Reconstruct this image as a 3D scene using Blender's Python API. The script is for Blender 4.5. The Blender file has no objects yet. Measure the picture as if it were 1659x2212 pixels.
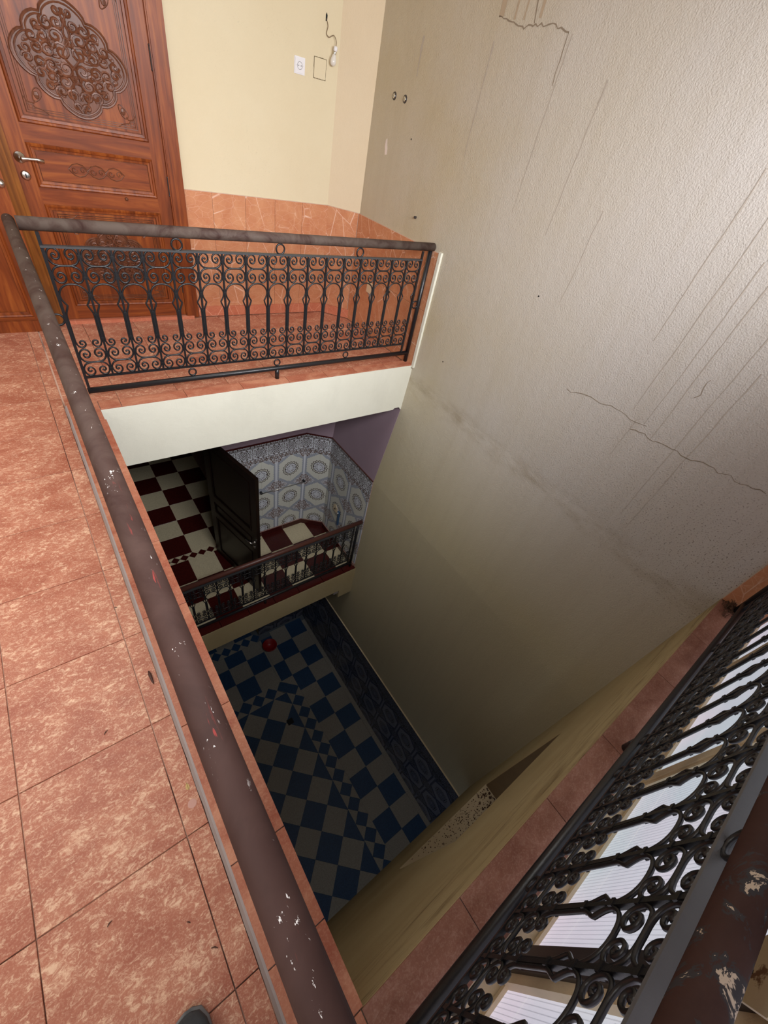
import bpy, math, random
from mathutils import Vector, Matrix
random.seed(7)
PI = math.pi
S = bpy.context.scene
COL = S.collection

# ------------------------------------------------------------------ camera
R0 = Vector((0.79611939, -0.57529328, 0.18770073))     # right
R1 = Vector((-0.29827926, -0.64294006, -0.70544848))   # down
R2 = Vector((0.52652009, 0.50563398, -0.68345510))     # forward
cam_d = bpy.data.cameras.new('camera')
cam = bpy.data.objects.new('camera', cam_d); COL.objects.link(cam)
M = Matrix(((R0.x, -R1.x, -R2.x, -0.12524963), (R0.y, -R1.y, -R2.y, -2.76037327),
            (R0.z, -R1.z, -R2.z, 1.64324187), (0, 0, 0, 1)))
cam.matrix_world = M
cam_d.sensor_fit = 'VERTICAL'; cam_d.sensor_height = 36.0; cam_d.sensor_width = 27.0
cam_d.lens = 881.1127 / 2212 * 36
cam_d.clip_start = 0.01
S.camera = cam

# ------------------------------------------------------------------ world, lights, exposure
W = bpy.data.worlds.new('sky'); S.world = W; W.use_nodes = True
bg = W.node_tree.nodes['Background']
bg.inputs[0].default_value = (0.80, 0.88, 1.0, 1); bg.inputs[1].default_value = 0.6
S.view_settings.view_transform = 'Standard'; S.view_settings.look = 'None'
S.view_settings.gamma = 1; S.view_settings.use_curve_mapping = False
S.view_settings.exposure = 0.0

def area(name, loc, aim, sx, sy, power, col, spread=180):
    d = bpy.data.lights.new(name, 'AREA'); d.shape = 'RECTANGLE'; d.size = sx; d.size_y = sy
    d.energy = power; d.color = col; d.spread = math.radians(spread)
    o = bpy.data.objects.new(name, d); COL.objects.link(o); o.location = loc
    o.rotation_euler = (Vector(aim) - Vector(loc)).to_track_quat('-Z', 'Y').to_euler()
    return o
# window bay daylight behind the photographer; overhead lamp added to brighten the landing
area('overhead_fill', (-1.2, -0.6, 2.95), (-1.0, -0.6, 0), 1.6, 2.6, 34, (1.0, 0.97, 0.92), 130)
area('window_light', (-1.3, -3.12, 1.9), (-0.9, 0.5, 0.3), 2.2, 1.5, 26, (1.0, 0.96, 0.92), 140)
area('bay_light', (1.15, -3.19, 1.95), (1.15, 0.5, 0.75), 2.5, 1.3, 120, (0.97, 0.975, 1.0), 112)

S.cycles.max_bounces = 7; S.cycles.diffuse_bounces = 5; S.cycles.glossy_bounces = 3
S.cycles.sample_clamp_indirect = 6
S.cycles.use_denoising = True

# ------------------------------------------------------------------ helpers
def set_(o, label=None, cat=None, group=None, kind=None):
    if label: o['label'] = label
    if cat: o['category'] = cat
    if group: o['group'] = group
    if kind: o['kind'] = kind
    return o
def link(name, data, parent=None, loc=None):
    o = bpy.data.objects.new(name, data); COL.objects.link(o)
    if parent: o.parent = parent
    if loc: o.location = loc
    return o
def empty(name, loc=(0, 0, 0)):
    o = link(name, None); o.location = loc; o.empty_display_size = .1
    return o

class MB:
    def __init__(s): s.v = []; s.f = []; s.uv = []
    def add(s, vs, fs):
        b = len(s.v); s.v += [tuple(v) for v in vs]; s.f += [tuple(i + b for i in f) for f in fs]; return s
    def box(s, a, b):
        x0, y0, z0 = [min(p, q) for p, q in zip(a, b)]; x1, y1, z1 = [max(p, q) for p, q in zip(a, b)]
        return s.add([(x0, y0, z0), (x1, y0, z0), (x1, y1, z0), (x0, y1, z0), (x0, y0, z1), (x1, y0, z1), (x1, y1, z1), (x0, y1, z1)],
                     [(0, 3, 2, 1), (4, 5, 6, 7), (0, 1, 5, 4), (1, 2, 6, 5), (2, 3, 7, 6), (3, 0, 4, 7)])
    def prism(s, poly, fr, t0, t1):
        """poly in 2D of frame fr=(origin, ex, ey, n); from height t0 to t1 along n"""
        o, ex, ey, n = fr; k = len(poly)
        vs = [o + ex * p[0] + ey * p[1] + n * t0 for p in poly] + [o + ex * p[0] + ey * p[1] + n * t1 for p in poly]
        fs = [tuple(range(k))[::-1], tuple(range(k, 2 * k))] + [(i, (i + 1) % k, k + (i + 1) % k, k + i) for i in range(k)]
        return s.add(vs, fs)
    def bev(s, poly, fr, t0, t1, b):
        o, ex, ey, n = fr; k = len(poly); cx = sum(p[0] for p in poly) / k; cy = sum(p[1] for p in poly) / k
        def ins(p):
            d = math.hypot(p[0] - cx, p[1] - cy) + 1e-9; q = 1 - b * 1.4 / d
            return (cx + (p[0] - cx) * q, cy + (p[1] - cy) * q)
        top = [ins(p) for p in poly]
        vs = [o + ex * p[0] + ey * p[1] + n * t0 for p in poly] + [o + ex * p[0] + ey * p[1] + n * (t1 - b) for p in poly] + [o + ex * p[0] + ey * p[1] + n * t1 for p in top]
        fs = [tuple(range(k))[::-1], tuple(range(2 * k, 3 * k))]
        for r in (0, k):
            fs += [(r + i, r + (i + 1) % k, r + k + (i + 1) % k, r + k + i) for i in range(k)]
        return s.add(vs, fs)
    def tube(s, pts, r, n=8, closed=False, cap=True, flat=None):
        pts = [Vector(p) for p in pts]; m = len(pts); rr = r if isinstance(r, (list, tuple)) else [r] * m
        T = []
        for i in range(m):
            a = pts[(i - 1) % m] if (closed or i > 0) else pts[i]; b = pts[(i + 1) % m] if (closed or i < m - 1) else pts[i]
            T.append((b - a).normalized())
        u = T[0].orthogonal().normalized() if flat is None else Vector(flat)
        b0 = len(s.v)
        for i in range(m):
            if flat is None: u = (u - T[i] * u.dot(T[i])).normalized(); w = T[i].cross(u)
            else: u = Vector(flat); w = T[i].cross(u).normalized()
            for k in range(n):
                a = 2 * PI * (k + .5) / n
                s.v.append(tuple(pts[i] + u * math.cos(a) * rr[i] + w * math.sin(a) * rr[i]))
        for i in range(m if closed else m - 1):
            j = (i + 1) % m
            for k in range(n):
                s.f.append((b0 + i * n + k, b0 + i * n + (k + 1) % n, b0 + j * n + (k + 1) % n, b0 + j * n + k))
        if cap and not closed:
            s.f.append(tuple(b0 + k for k in range(n))[::-1]); s.f.append(tuple(b0 + (m - 1) * n + k for k in range(n)))
        return s
    def lathe(s, prof, o, ax, n=20):
        ax = Vector(ax).normalized(); u = ax.orthogonal().normalized(); w = ax.cross(u); b0 = len(s.v); o = Vector(o)
        for (r, h) in prof:
            for k in range(n):
                a = 2 * PI * k / n; s.v.append(tuple(o + ax * h + (u * math.cos(a) + w * math.sin(a)) * r))
        for i in range(len(prof) - 1):
            for k in range(n): s.f.append((b0 + i * n + k, b0 + i * n + (k + 1) % n, b0 + (i + 1) * n + (k + 1) % n, b0 + (i + 1) * n + k))
        s.f.append(tuple(b0 + k for k in range(n))[::-1]); s.f.append(tuple(b0 + (len(prof) - 1) * n + k for k in range(n)))
        return s
    def sphere(s, c, r, sc=(1, 1, 1), n=12):
        prof = []
        b0 = len(s.v); c = Vector(c); rows = n // 2 + 1
        for i in range(rows):
            t = PI * i / (rows - 1)
            for k in range(n):
                a = 2 * PI * k / n; s.v.append((c.x + sc[0] * r * math.sin(t) * math.cos(a), c.y + sc[1] * r * math.sin(t) * math.sin(a), c.z + sc[2] * r * math.cos(t)))
        for i in range(rows - 1):
            for k in range(n): s.f.append((b0 + i * n + k, b0 + (i + 1) * n + k, b0 + (i + 1) * n + (k + 1) % n, b0 + i * n + (k + 1) % n))
        return s
    def mesh(s, name, mat, smooth=False, uvf=None):
        me = bpy.data.meshes.new(name); me.from_pydata(s.v, [], s.f); me.update()
        if mat: me.materials.append(mat)
        if smooth:
            for p in me.polygons: p.use_smooth = True
        if uvf:
            l = me.uv_layers.new(name='UVMap')
            for lp in me.loops: l.data[lp.index].uv = uvf(me.vertices[lp.vertex_index].co)
        return me
    def build(s, name, mat, parent=None, smooth=False, loc=None, uvf=None):
        return link(name, s.mesh(name, mat, smooth, uvf), parent, loc)

def catmull(P, n=4):
    out = []; P = [Vector(p) for p in P]
    for i in range(len(P) - 1):
        a = P[max(i - 1, 0)]; b = P[i]; c = P[i + 1]; d = P[min(i + 2, len(P) - 1)]
        for k in range(n):
            t = k / n
            out.append(.5 * ((2 * b) + (c - a) * t + (2 * a - 5 * b + 4 * c - d) * t * t + (3 * b - a - 3 * c + d) * t ** 3))
    out.append(P[-1]); return out

def clip(poly, a, b, c):
    """keep a*x+b*y<=c"""
    out = []
    for i in range(len(poly)):
        p = poly[i]; q = poly[(i + 1) % len(poly)]
        dp = a * p[0] + b * p[1] - c; dq = a * q[0] + b * q[1] - c
        if dp <= 1e-9: out.append(p)
        if (dp < -1e-9 and dq > 1e-9) or (dp > 1e-9 and dq < -1e-9):
            t = dp / (dp - dq); out.append((p[0] + (q[0] - p[0]) * t, p[1] + (q[1] - p[1]) * t))
    return out
def area2(p): return abs(sum(p[i][0] * p[(i + 1) % len(p)][1] - p[(i + 1) % len(p)][0] * p[i][1] for i in range(len(p)))) / 2
def cliprect(poly, x0, x1, y0, y1):
    for a, b, c in ((-1, 0, -x0), (1, 0, x1), (0, -1, -y0), (0, 1, y1)):
        if len(poly) < 3: return []
        poly = clip(poly, a, b, c)
    return poly
def shrink(poly, g):
    k = len(poly); cx = sum(p[0] for p in poly) / k; cy = sum(p[1] for p in poly) / k
    A = sum(poly[i][0] * poly[(i + 1) % k][1] - poly[(i + 1) % k][0] * poly[i][1] for i in range(k))
    if A < 0: poly = poly[::-1]
    res = poly
    for i in range(k):
        p = poly[i]; q = poly[(i + 1) % k]; dx, dy = q[0] - p[0], q[1] - p[1]; L = math.hypot(dx, dy)
        if L < 1e-6: continue
        nx, ny = dy / L, -dx / L
        res = clip(res, nx, ny, nx * p[0] + ny * p[1] - g)
        if len(res) < 3: return []
    return res
def rect(x0, x1, y0, y1): return [(x0, y0), (x1, y0), (x1, y1), (x0, y1)]
X, Y, Z = Vector((1, 0, 0)), Vector((0, 1, 0)), Vector((0, 0, 1))
def floorframe(z): return (Vector((0, 0, z)), X, Y, Z)
def tiles(parent, fr, polys, mat, g=.0015, t=.006, name='tile', uvf=None, b=.0008, jit=.0003):
    for p in polys:
        m = mat
        if isinstance(p, tuple) and len(p) == 2 and isinstance(p[1], bpy.types.Material): p, m = p
        if area2(p) < 2e-4: continue
        q = shrink(p, g)
        if len(q) < 3 or area2(q) < 1e-4: continue
        h = t + random.uniform(-jit, jit)
        MB().bev(q, fr, .0, h, b).build(name, m, parent, uvf=uvf)

# ------------------------------------------------------------------ materials
class NT:
    def __init__(s, name):
        s.m = bpy.data.materials.new(name); s.m.use_nodes = True; s.t = s.m.node_tree; s.n = s.t.nodes; s.l = s.t.links
        s.b = s.n['Principled BSDF']
    def node(s, typ, **kw):
        n = s.n.new(typ)
        for k, v in kw.items(): setattr(n, k, v)
        return n
    def inp(s, n, i, v):
        if isinstance(v, (int, float)): n.inputs[i].default_value = v
        elif isinstance(v, (tuple, list)): n.inputs[i].default_value = v
        else: s.l.new(v, n.inputs[i])
    def math(s, op, a, b=0, c=0):
        n = s.node('ShaderNodeMath', operation=op); s.inp(n, 0, a); s.inp(n, 1, b); s.inp(n, 2, c); return n.outputs[0]
    def pos(s): return s.node('ShaderNodeNewGeometry').outputs['Position']
    def mapv(s, v, scale=(1, 1, 1), loc=(0, 0, 0), rot=(0, 0, 0)):
        n = s.node('ShaderNodeMapping'); s.l.new(v, n.inputs[0]); n.inputs['Scale'].default_value = scale
        n.inputs['Location'].default_value = loc; n.inputs['Rotation'].default_value = rot; return n.outputs[0]
    def noise(s, v, sc, det=4, rough=.55, dist=0):
        n = s.node('ShaderNodeTexNoise'); s.l.new(v, n.inputs['Vector']); n.inputs['Scale'].default_value = sc
        n.inputs['Detail'].default_value = det; n.inputs['Roughness'].default_value = rough; n.inputs['Distortion'].default_value = dist
        return n.outputs['Fac']
    def voro(s, v, sc, feature='F1'):
        n = s.node('ShaderNodeTexVoronoi', feature=feature); s.l.new(v, n.inputs['Vector']); n.inputs['Scale'].default_value = sc
        return n.outputs['Distance']
    def ramp(s, f, stops, interp='LINEAR'):
        n = s.node('ShaderNodeValToRGB'); n.color_ramp.interpolation = interp; s.inp(n, 0, f)
        e = n.color_ramp.elements
        while len(e) < len(stops): e.new(.5)
        for q, (p, c) in zip(e, stops):
            q.position = p; q.color = tuple(c) + (1,) if len(c) == 3 else c
        return n.outputs[0]
    def step(s, f, a, b):
        n = s.node('ShaderNodeMapRange'); s.inp(n, 0, f); n.inputs[1].default_value = a; n.inputs[2].default_value = b; return n.outputs[0]
    def mix(s, f, a, b, typ='MIX'):
        n = s.node('ShaderNodeMix', data_type='RGBA', blend_type=typ); s.inp(n, 0, f)
        for i, v in ((6, a), (7, b)):
            if isinstance(v, tuple) and len(v) == 3: v = v + (1,)
            s.inp(n, i, v)
        return n.outputs[2]
    def out(s, col=None, rough=None, bump=None, bs=.3, bd=.01, **kw):
        if col is not None:
            if isinstance(col, tuple): col = col + (1,) if len(col) == 3 else col
            s.inp(s.b, 'Base Color', col)
        if rough is not None: s.inp(s.b, 'Roughness', rough)
        if bump is not None:
            n = s.node('ShaderNodeBump'); n.inputs['Strength'].default_value = bs; n.inputs['Distance'].default_value = bd
            s.l.new(bump, n.inputs['Height']); s.l.new(n.outputs[0], s.b.inputs['Normal'])
        for k, v in kw.items(): s.inp(s.b, k.replace('_', ' '), v)
        return s.m
    def rnd(s): return s.node('ShaderNodeObjectInfo').outputs['Random']
    def rpos(s, k=7.0):
        """world position shifted per object so that each tile has its own print"""
        r = s.math('MULTIPLY', s.rnd(), k); c = s.node('ShaderNodeCombineXYZ'); s.inp(c, 0, r); s.inp(c, 1, s.math('MULTIPLY', r, 3.1)); s.inp(c, 2, r)
        a = s.node('ShaderNodeVectorMath', operation='ADD'); s.l.new(s.pos(), a.inputs[0]); s.l.new(c.outputs[0], a.inputs[1]); return a.outputs[0]
def sr(r, g, b):
    f = lambda c: (c / 255 / 12.92) if c / 255 <= .04045 else ((c / 255 + .055) / 1.055) ** 2.4
    return (f(r), f(g), f(b))

def plain(name, c, rough=.6, metal=0, bump=0, var=.12, sc=12):
    m = NT(name); p = m.pos(); n = m.noise(p, sc)
    col = m.mix(n, tuple(x * (1 - var) for x in c), tuple(min(1, x * (1 + var)) for x in c))
    return m.out(col, rough, m.noise(p, sc * 12, 3) if bump else None, bump, .003, Metallic=metal)

def floor_tile_mat(name, base, dark, light, amt=1.0):
    m = NT(name); p = m.rpos()
    q = m.mapv(p, (1, 1.5, 1), rot=(0, 0, .25)) 
    n1 = m.noise(q, 5, 5, .65, .6); n2 = m.noise(q, 48, 6, .8, .7); n3 = m.noise(p, 190, 2)
    c = m.mix(m.step(n1, .35, .7), dark, base)
    c = m.mix(m.math('MULTIPLY', m.step(m.math('ADD', n2, m.math('MULTIPLY', m.math('SUBTRACT', n1, .5), .3)), .505, .66), .58 * amt), c, light)
    c = m.mix(m.math('MULTIPLY', m.step(n3, .5, .8), .35), c, light)
    c = m.mix(m.math('MULTIPLY', m.rnd(), .12), c, dark)
    c = m.mix(m.math('MULTIPLY', m.step(m.noise(p, 60, 3), .66, .74), .35), c, dark)
    return m.out(c, m.math('MULTIPLY_ADD', n1, .22, .36), n2, .12, .002, Specular_IOR_Level=.35)
M_floor = floor_tile_mat('terracotta_floor_tile', sr(188, 124, 98), sr(160, 92, 70), sr(238, 204, 172), 1.3)
M_kerb = floor_tile_mat('kerb_tile', sr(196, 136, 106), sr(160, 88, 66), sr(214, 164, 136), .6)

def dado_mat(name, base, dark, light):
    m = NT(name); p = m.rpos(11)
    n1 = m.noise(p, 6, 6, .7, .8); n2 = m.noise(p, 30, 5, .7)
    c = m.mix(m.step(n1, .3, .7), dark, base); c = m.mix(m.math('MULTIPLY', m.step(n2, .5, .75), .45), c, sr(205, 140, 100))
    w = m.mapv(p, (1, 1, 1), rot=(.5, .3, .7)); v = m.voro(m.mapv(w, (1.5, 1.5, .7)), 4.5, 'DISTANCE_TO_EDGE')
    veinmask = m.step(m.noise(p, 3, 2), .45, .6)
    c = m.mix(m.math('MULTIPLY', m.math('SUBTRACT', 1, m.step(v, 0, .02)), m.math('MULTIPLY', veinmask, .75)), c, light)
    v2 = m.voro(m.mapv(p, (1.2, 1.2, 2.4)), 9, 'DISTANCE_TO_EDGE')
    c = m.mix(m.math('MULTIPLY', m.math('SUBTRACT', 1, m.step(v2, 0, .02)), .3), c, light)
    return m.out(c, .3, Specular_IOR_Level=.35)
M_dado = dado_mat('marbled_orange_tile', sr(204, 148, 110), sr(184, 118, 84), sr(240, 210, 190))
M_skirt = dado_mat('pink_marbled_tile', sr(196, 122, 94), sr(178, 98, 72), sr(226, 172, 144))
M_grout = plain('pale_grout', sr(196, 170, 152), .9)
_m = NT('worn_floor_grout'); _p = _m.pos(); _n = _m.noise(_p, 1.3, 3, .6)
M_groutfl = _m.out(_m.mix(_m.step(_n, .44, .54), sr(206, 172, 152), sr(104, 78, 70)), .95)
M_mortar = plain('grey_mortar', sr(160, 150, 148), .9, bump=.3)

def plaster(name, c1, c2, rough=.85, bump=.35, streak=.0, dirt=None):
    m = NT(name); p = m.pos()
    n = m.noise(p, 1.4, 5, .6); fine = m.noise(p, 130, 3, .6); mid = m.noise(p, 22, 4, .6)
    col = m.mix(m.step(n, .3, .7), c1, c2)
    if streak:
        v = m.mapv(p, (1, 7, .35)); s1 = m.noise(v, 1.6, 6, .65)
        col = m.mix(m.math('MULTIPLY', m.step(s1, .52, .75), streak), col, tuple(x * .62 for x in c1))
        v = m.mapv(p, (1, 30, .5)); s2 = m.noise(v, 1.3, 4, .6)
        col = m.mix(m.math('MULTIPLY', m.step(s2, .62, .8), streak * .7), col, tuple(x * .5 for x in c1))
    if dirt: 
        d = m.math('MULTIPLY', m.step(m.noise(p, 90, 2), .62, .72), m.step(m.noise(p, 2.2, 3), .5, .75))
        col = m.mix(m.math('MULTIPLY', d, dirt), col, tuple(x * .35 for x in c1))
    h = m.math('ADD', m.math('MULTIPLY', fine, .5), mid)
    return m.out(col, rough, h, bump, .006, Specular_IOR_Level=.25)
def bigwall_mat():
    m = NT('weathered_cream_plaster'); p = m.pos(); sp = m.node('ShaderNodeSeparateXYZ'); m.l.new(p, sp.inputs[0]); y, z = sp.outputs[1], sp.outputs[2]
    base = sr(196, 188, 172); warm = sr(190, 178, 150); cool = sr(196, 190, 183)
    n = m.noise(p, 1.2, 5, .6); col = m.mix(m.step(n, .3, .7), base, warm)
    # greyer towards the near end: cool window light painted into the colour
    col = m.mix(m.step(m.math('ADD', y, m.math('MULTIPLY', n, 1.2)), .9, -1.2), col, cool)
    col = m.mix(m.math('MULTIPLY', m.step(m.math('ADD', z, m.math('MULTIPLY', n, .3)), .05, -1.2), .8), col, sr(190, 178, 142))  # yellower lower down: warm bounced light painted into the colour
    v = m.mapv(p, (1, 7, .35)); s1 = m.noise(v, 1.6, 6, .65)
    col = m.mix(m.math('MULTIPLY', m.step(s1, .45, .85), .26), col, sr(170, 158, 136))
    v = m.mapv(p, (1, 34, .45)); s2 = m.noise(v, 1.1, 4, .6)
    col = m.mix(m.math('MULTIPLY', m.math('MULTIPLY', m.step(s2, .6, .8), m.step(z, -1.2, .3)), .10), col, sr(140, 128, 116))
    # damp band at slab height
    zz = m.math('ADD', z, m.math('MULTIPLY', m.noise(p, 5, 4), .16)); band = m.math('SUBTRACT', 1, m.step(m.math('ABSOLUTE', m.math('ADD', zz, .08)), .01, .12))
    band = m.math('MULTIPLY', band, m.step(m.noise(m.mapv(p, (1, 1, 3)), 3.5, 5, .7), .42, .68))
    col = m.mix(m.math('MULTIPLY', band, .5), col, sr(140, 122, 92))
    # speckled mould near the near corner
    k = m.math('MULTIPLY', m.step(m.noise(p, 110, 2), .58, .7), m.math('MULTIPLY', m.step(y, -1.2, -2.8), m.step(m.math('ABSOLUTE', m.math('SUBTRACT', z, .15)), .9, .05)))
    col = m.mix(m.math('MULTIPLY', k, .75), col, sr(92, 74, 58))
    fine = m.noise(p, 110, 3, .6); mid = m.noise(p, 20, 4, .6)
    h = m.math('ADD', m.math('MULTIPLY', fine, .8), m.math('MULTIPLY', mid, .55))
    return m.out(col, .85, h, .55, .007, Specular_IOR_Level=.2)
M_big = bigwall_mat()
M_yellow = plaster('yellow_plaster', sr(212, 198, 166), sr(216, 204, 174), bump=.3, dirt=.25)
M_pinky = plaster('peach_plaster', sr(212, 194, 164), sr(216, 200, 172), bump=.35)
M_fascia = plaster('offwhite_plaster', sr(228, 227, 212), sr(220, 218, 202), bump=.4, streak=.25)
M_near = plaster('stained_cream_plaster', sr(190, 174, 136), sr(178, 160, 120), bump=.4, streak=.25, dirt=.4)
def nearwall_mat():
    m = NT('damp_cream_plaster'); p = m.pos(); sp = m.node('ShaderNodeSeparateXYZ'); m.l.new(p, sp.inputs[0]); z = sp.outputs[2]
    n = m.noise(p, 1.6, 5, .6); col = m.mix(m.step(n, .3, .7), sr(178, 162, 124), sr(164, 146, 108))
    top = m.step(z, -.75, -.12); q = m.mapv(p, (1.2, 1, 6), rot=(0, .12, 0)); s1 = m.noise(q, 2.2, 6, .7, .6)
    col = m.mix(m.math('MULTIPLY', m.math('MULTIPLY', m.step(s1, .5, .68), top), .6), col, sr(104, 84, 56))
    s2 = m.noise(m.mapv(p, (.8, 1, 14), rot=(0, .1, 0)), 2.6, 4, .6)
    col = m.mix(m.math('MULTIPLY', m.math('MULTIPLY', m.step(s2, .6, .66), top), .65), col, sr(84, 66, 42))
    h = m.math('ADD', m.math('MULTIPLY', m.noise(p, 120, 3), .5), m.noise(p, 20, 4))
    return m.out(col, .85, h, .4, .006, Specular_IOR_Level=.2)
M_nearw = nearwall_mat()
M_lav = plaster('lavender_plaster', sr(168, 146, 158), sr(160, 138, 150), bump=.2)
M_ceil = plaster('white_ceiling', sr(225, 222, 212), sr(232, 228, 218), bump=.1)
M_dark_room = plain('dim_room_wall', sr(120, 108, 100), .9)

def wood_mat(name, a, b, c, rough=.32, axis='z'):
    m = NT(name); p = m.rpos(3)
    v = m.mapv(p, (14, 14, 1.1) if axis == 'z' else (1.1, 14, 14))
    n = m.noise(v, 1.6, 6, .6, 1.0); n2 = m.noise(p, 2.4, 3)
    col = m.ramp(n, [(.25, a), (.5, b), (.72, c)])
    col = m.mix(m.math('MULTIPLY', m.step(n2, .55, .8), .5), col, a)
    kn = m.voro(m.mapv(p, (3.2, 3.2, 2.0)), 1.5); 
    col = m.mix(m.math('MULTIPLY', m.math('SUBTRACT', 1, m.step(kn, .03, .09)), .8), col, tuple(x * .3 for x in a))
    return m.out(col, rough, n, .15, .002, Coat_Weight=.05, Coat_Roughness=.25, Specular_IOR_Level=.3)
M_wood = wood_mat('varnished_red_wood', sr(80, 34, 12), sr(126, 60, 22), sr(156, 86, 34), .42)
M_woodh = wood_mat('varnished_red_wood_rail', sr(80, 34, 12), sr(124, 58, 21), sr(152, 82, 32), .42, axis='x')
M_carve = wood_mat('carved_dark_wood', sr(74, 42, 28), sr(104, 62, 42), sr(124, 78, 56), .36)
M_jamb = wood_mat('golden_jamb_wood', sr(80, 42, 14), sr(124, 72, 26), sr(150, 92, 36))
M_darkwood = wood_mat('dark_door_wood', sr(18, 10, 7), sr(26, 15, 11), sr(34, 20, 14), .34)
M_steel = plain('brushed_steel', sr(205, 203, 196), .28, 1, var=.05)
M_iron = plain('black_painted_iron', (.012, .012, .014), .34, 0, bump=.15)
M_ironflat = plain('lit_flat_bar', (.13, .132, .14), .42, 0, bump=.1)  # iron painted lighter to carry the light on the bar's top

def handrail_mat():
    m = NT('brown_painted_handrail'); p = m.pos()
    n = m.noise(p, 9, 5, .65, .8); col = m.mix(m.step(n, .3, .7), sr(60, 42, 38), sr(74, 54, 49))
    sp = m.node('ShaderNodeSeparateXYZ'); m.l.new(p, sp.inputs[0])
    far = m.step(sp.outputs[1], -2.4, -.6)
    col = m.mix(m.math('MULTIPLY', far, m.step(n, .3, .6)), col, sr(92, 80, 73))
    # red undercoat streaks and white paint drips along the crest
    v = m.mapv(p, (26, 3.2, 1)); r = m.noise(v, 2.2, 4, .6)
    crest = m.math('MULTIPLY', m.math('SUBTRACT', 1, m.step(m.math('ABSOLUTE', m.math('ADD', sp.outputs[0], .106)), .002, .007)), m.step(sp.outputs[1], -1.9, -2.1))
    col = m.mix(m.math('MULTIPLY', m.step(r, .585, .61), crest), col, sr(140, 58, 54))
    w = m.noise(m.mapv(p, (22, 9, 6), (3, 1, 5)), 2.6, 5, .75)
    col = m.mix(m.math('MULTIPLY', m.step(w, .635, .65), m.step(m.math('ABSOLUTE', m.math('ADD', sp.outputs[0], .107)), .02, .006)), col, sr(232, 228, 224))
    # flaking at the near rail
    nr = m.step(sp.outputs[1], -3.0, -3.05); fl = m.noise(p, 11, 6, .7, .8)
    col = m.mix(m.math('MULTIPLY', nr, m.step(fl, .55, .57)), col, sr(62, 60, 62))
    col = m.mix(m.math('MULTIPLY', nr, m.step(fl, .61, .62)), col, sr(196, 180, 160))
    return m.out(col, m.math('MULTIPLY_ADD', n, .2, .5), n, .12, .003, Specular_IOR_Level=.12)
M_rail = handrail_mat()
M_railred = plain('reddish_handrail', sr(86, 50, 42), .4)
M_brun = plain('brown_runoff', sr(176, 158, 134), .95)
M_crackm = plain('dark_crack', sr(140, 126, 108), .95)
M_streakm = plain('grey_runoff', sr(178, 168, 156), .95)
M_cream = plain('cream_paint', sr(222, 204, 172), .6, bump=.3, var=.15)
M_creamr = NT('rusty_cream_paint'); 
_p = M_creamr.pos(); _n = M_creamr.noise(_p, 26, 5, .7)
M_creamr = M_creamr.out(M_creamr.mix(M_creamr.step(_n, .55, .62), sr(196, 182, 150), sr(110, 78, 50)), .6, _n, .3, .002)
M_iron2 = plain('dim_lit_flat_bar', (.045, .045, .047), .5)  # weaker version: light on the bar top put into the colour
M_frame = plain('dark_window_frame', sr(58, 52, 52), .4)
M_white = plain('white_plastic', sr(226, 224, 226), .35, var=.03)
M_black = plain('black_hole', (.01, .01, .01), .8)
M_bulb = NT('frosted_bulb').out(sr(232, 228, 220), .25, Transmission_Weight=.15)
M_redp = plain('red_plastic', sr(150, 22, 26), .4)
M_bluep = plain('blue_plastic', sr(48, 84, 120), .4)

def checker_mat(name, base, dark, rough=.22, sc=60):
    m = NT(name); p = m.rpos(5); n = m.noise(p, sc, 4, .7)
    return m.out(m.mix(m.step(n, .35, .7), base, dark), rough, Specular_IOR_Level=.4)
M_maroon = checker_mat('maroon_tile', sr(80, 27, 23), sr(56, 18, 15))
M_ivory = checker_mat('ivory_tile', sr(224, 212, 178), sr(204, 190, 156), .3)
M_blue = checker_mat('blue_tile', sr(46, 80, 118), sr(32, 60, 94), .5)
M_bwhite = checker_mat('grey_white_tile', sr(160, 157, 148), sr(138, 135, 128), .5)
M_groutd = plain('pinkish_grout', sr(176, 140, 128), .9)
M_groutb = plain('blue_grey_grout', sr(96, 104, 112), .9)

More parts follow.
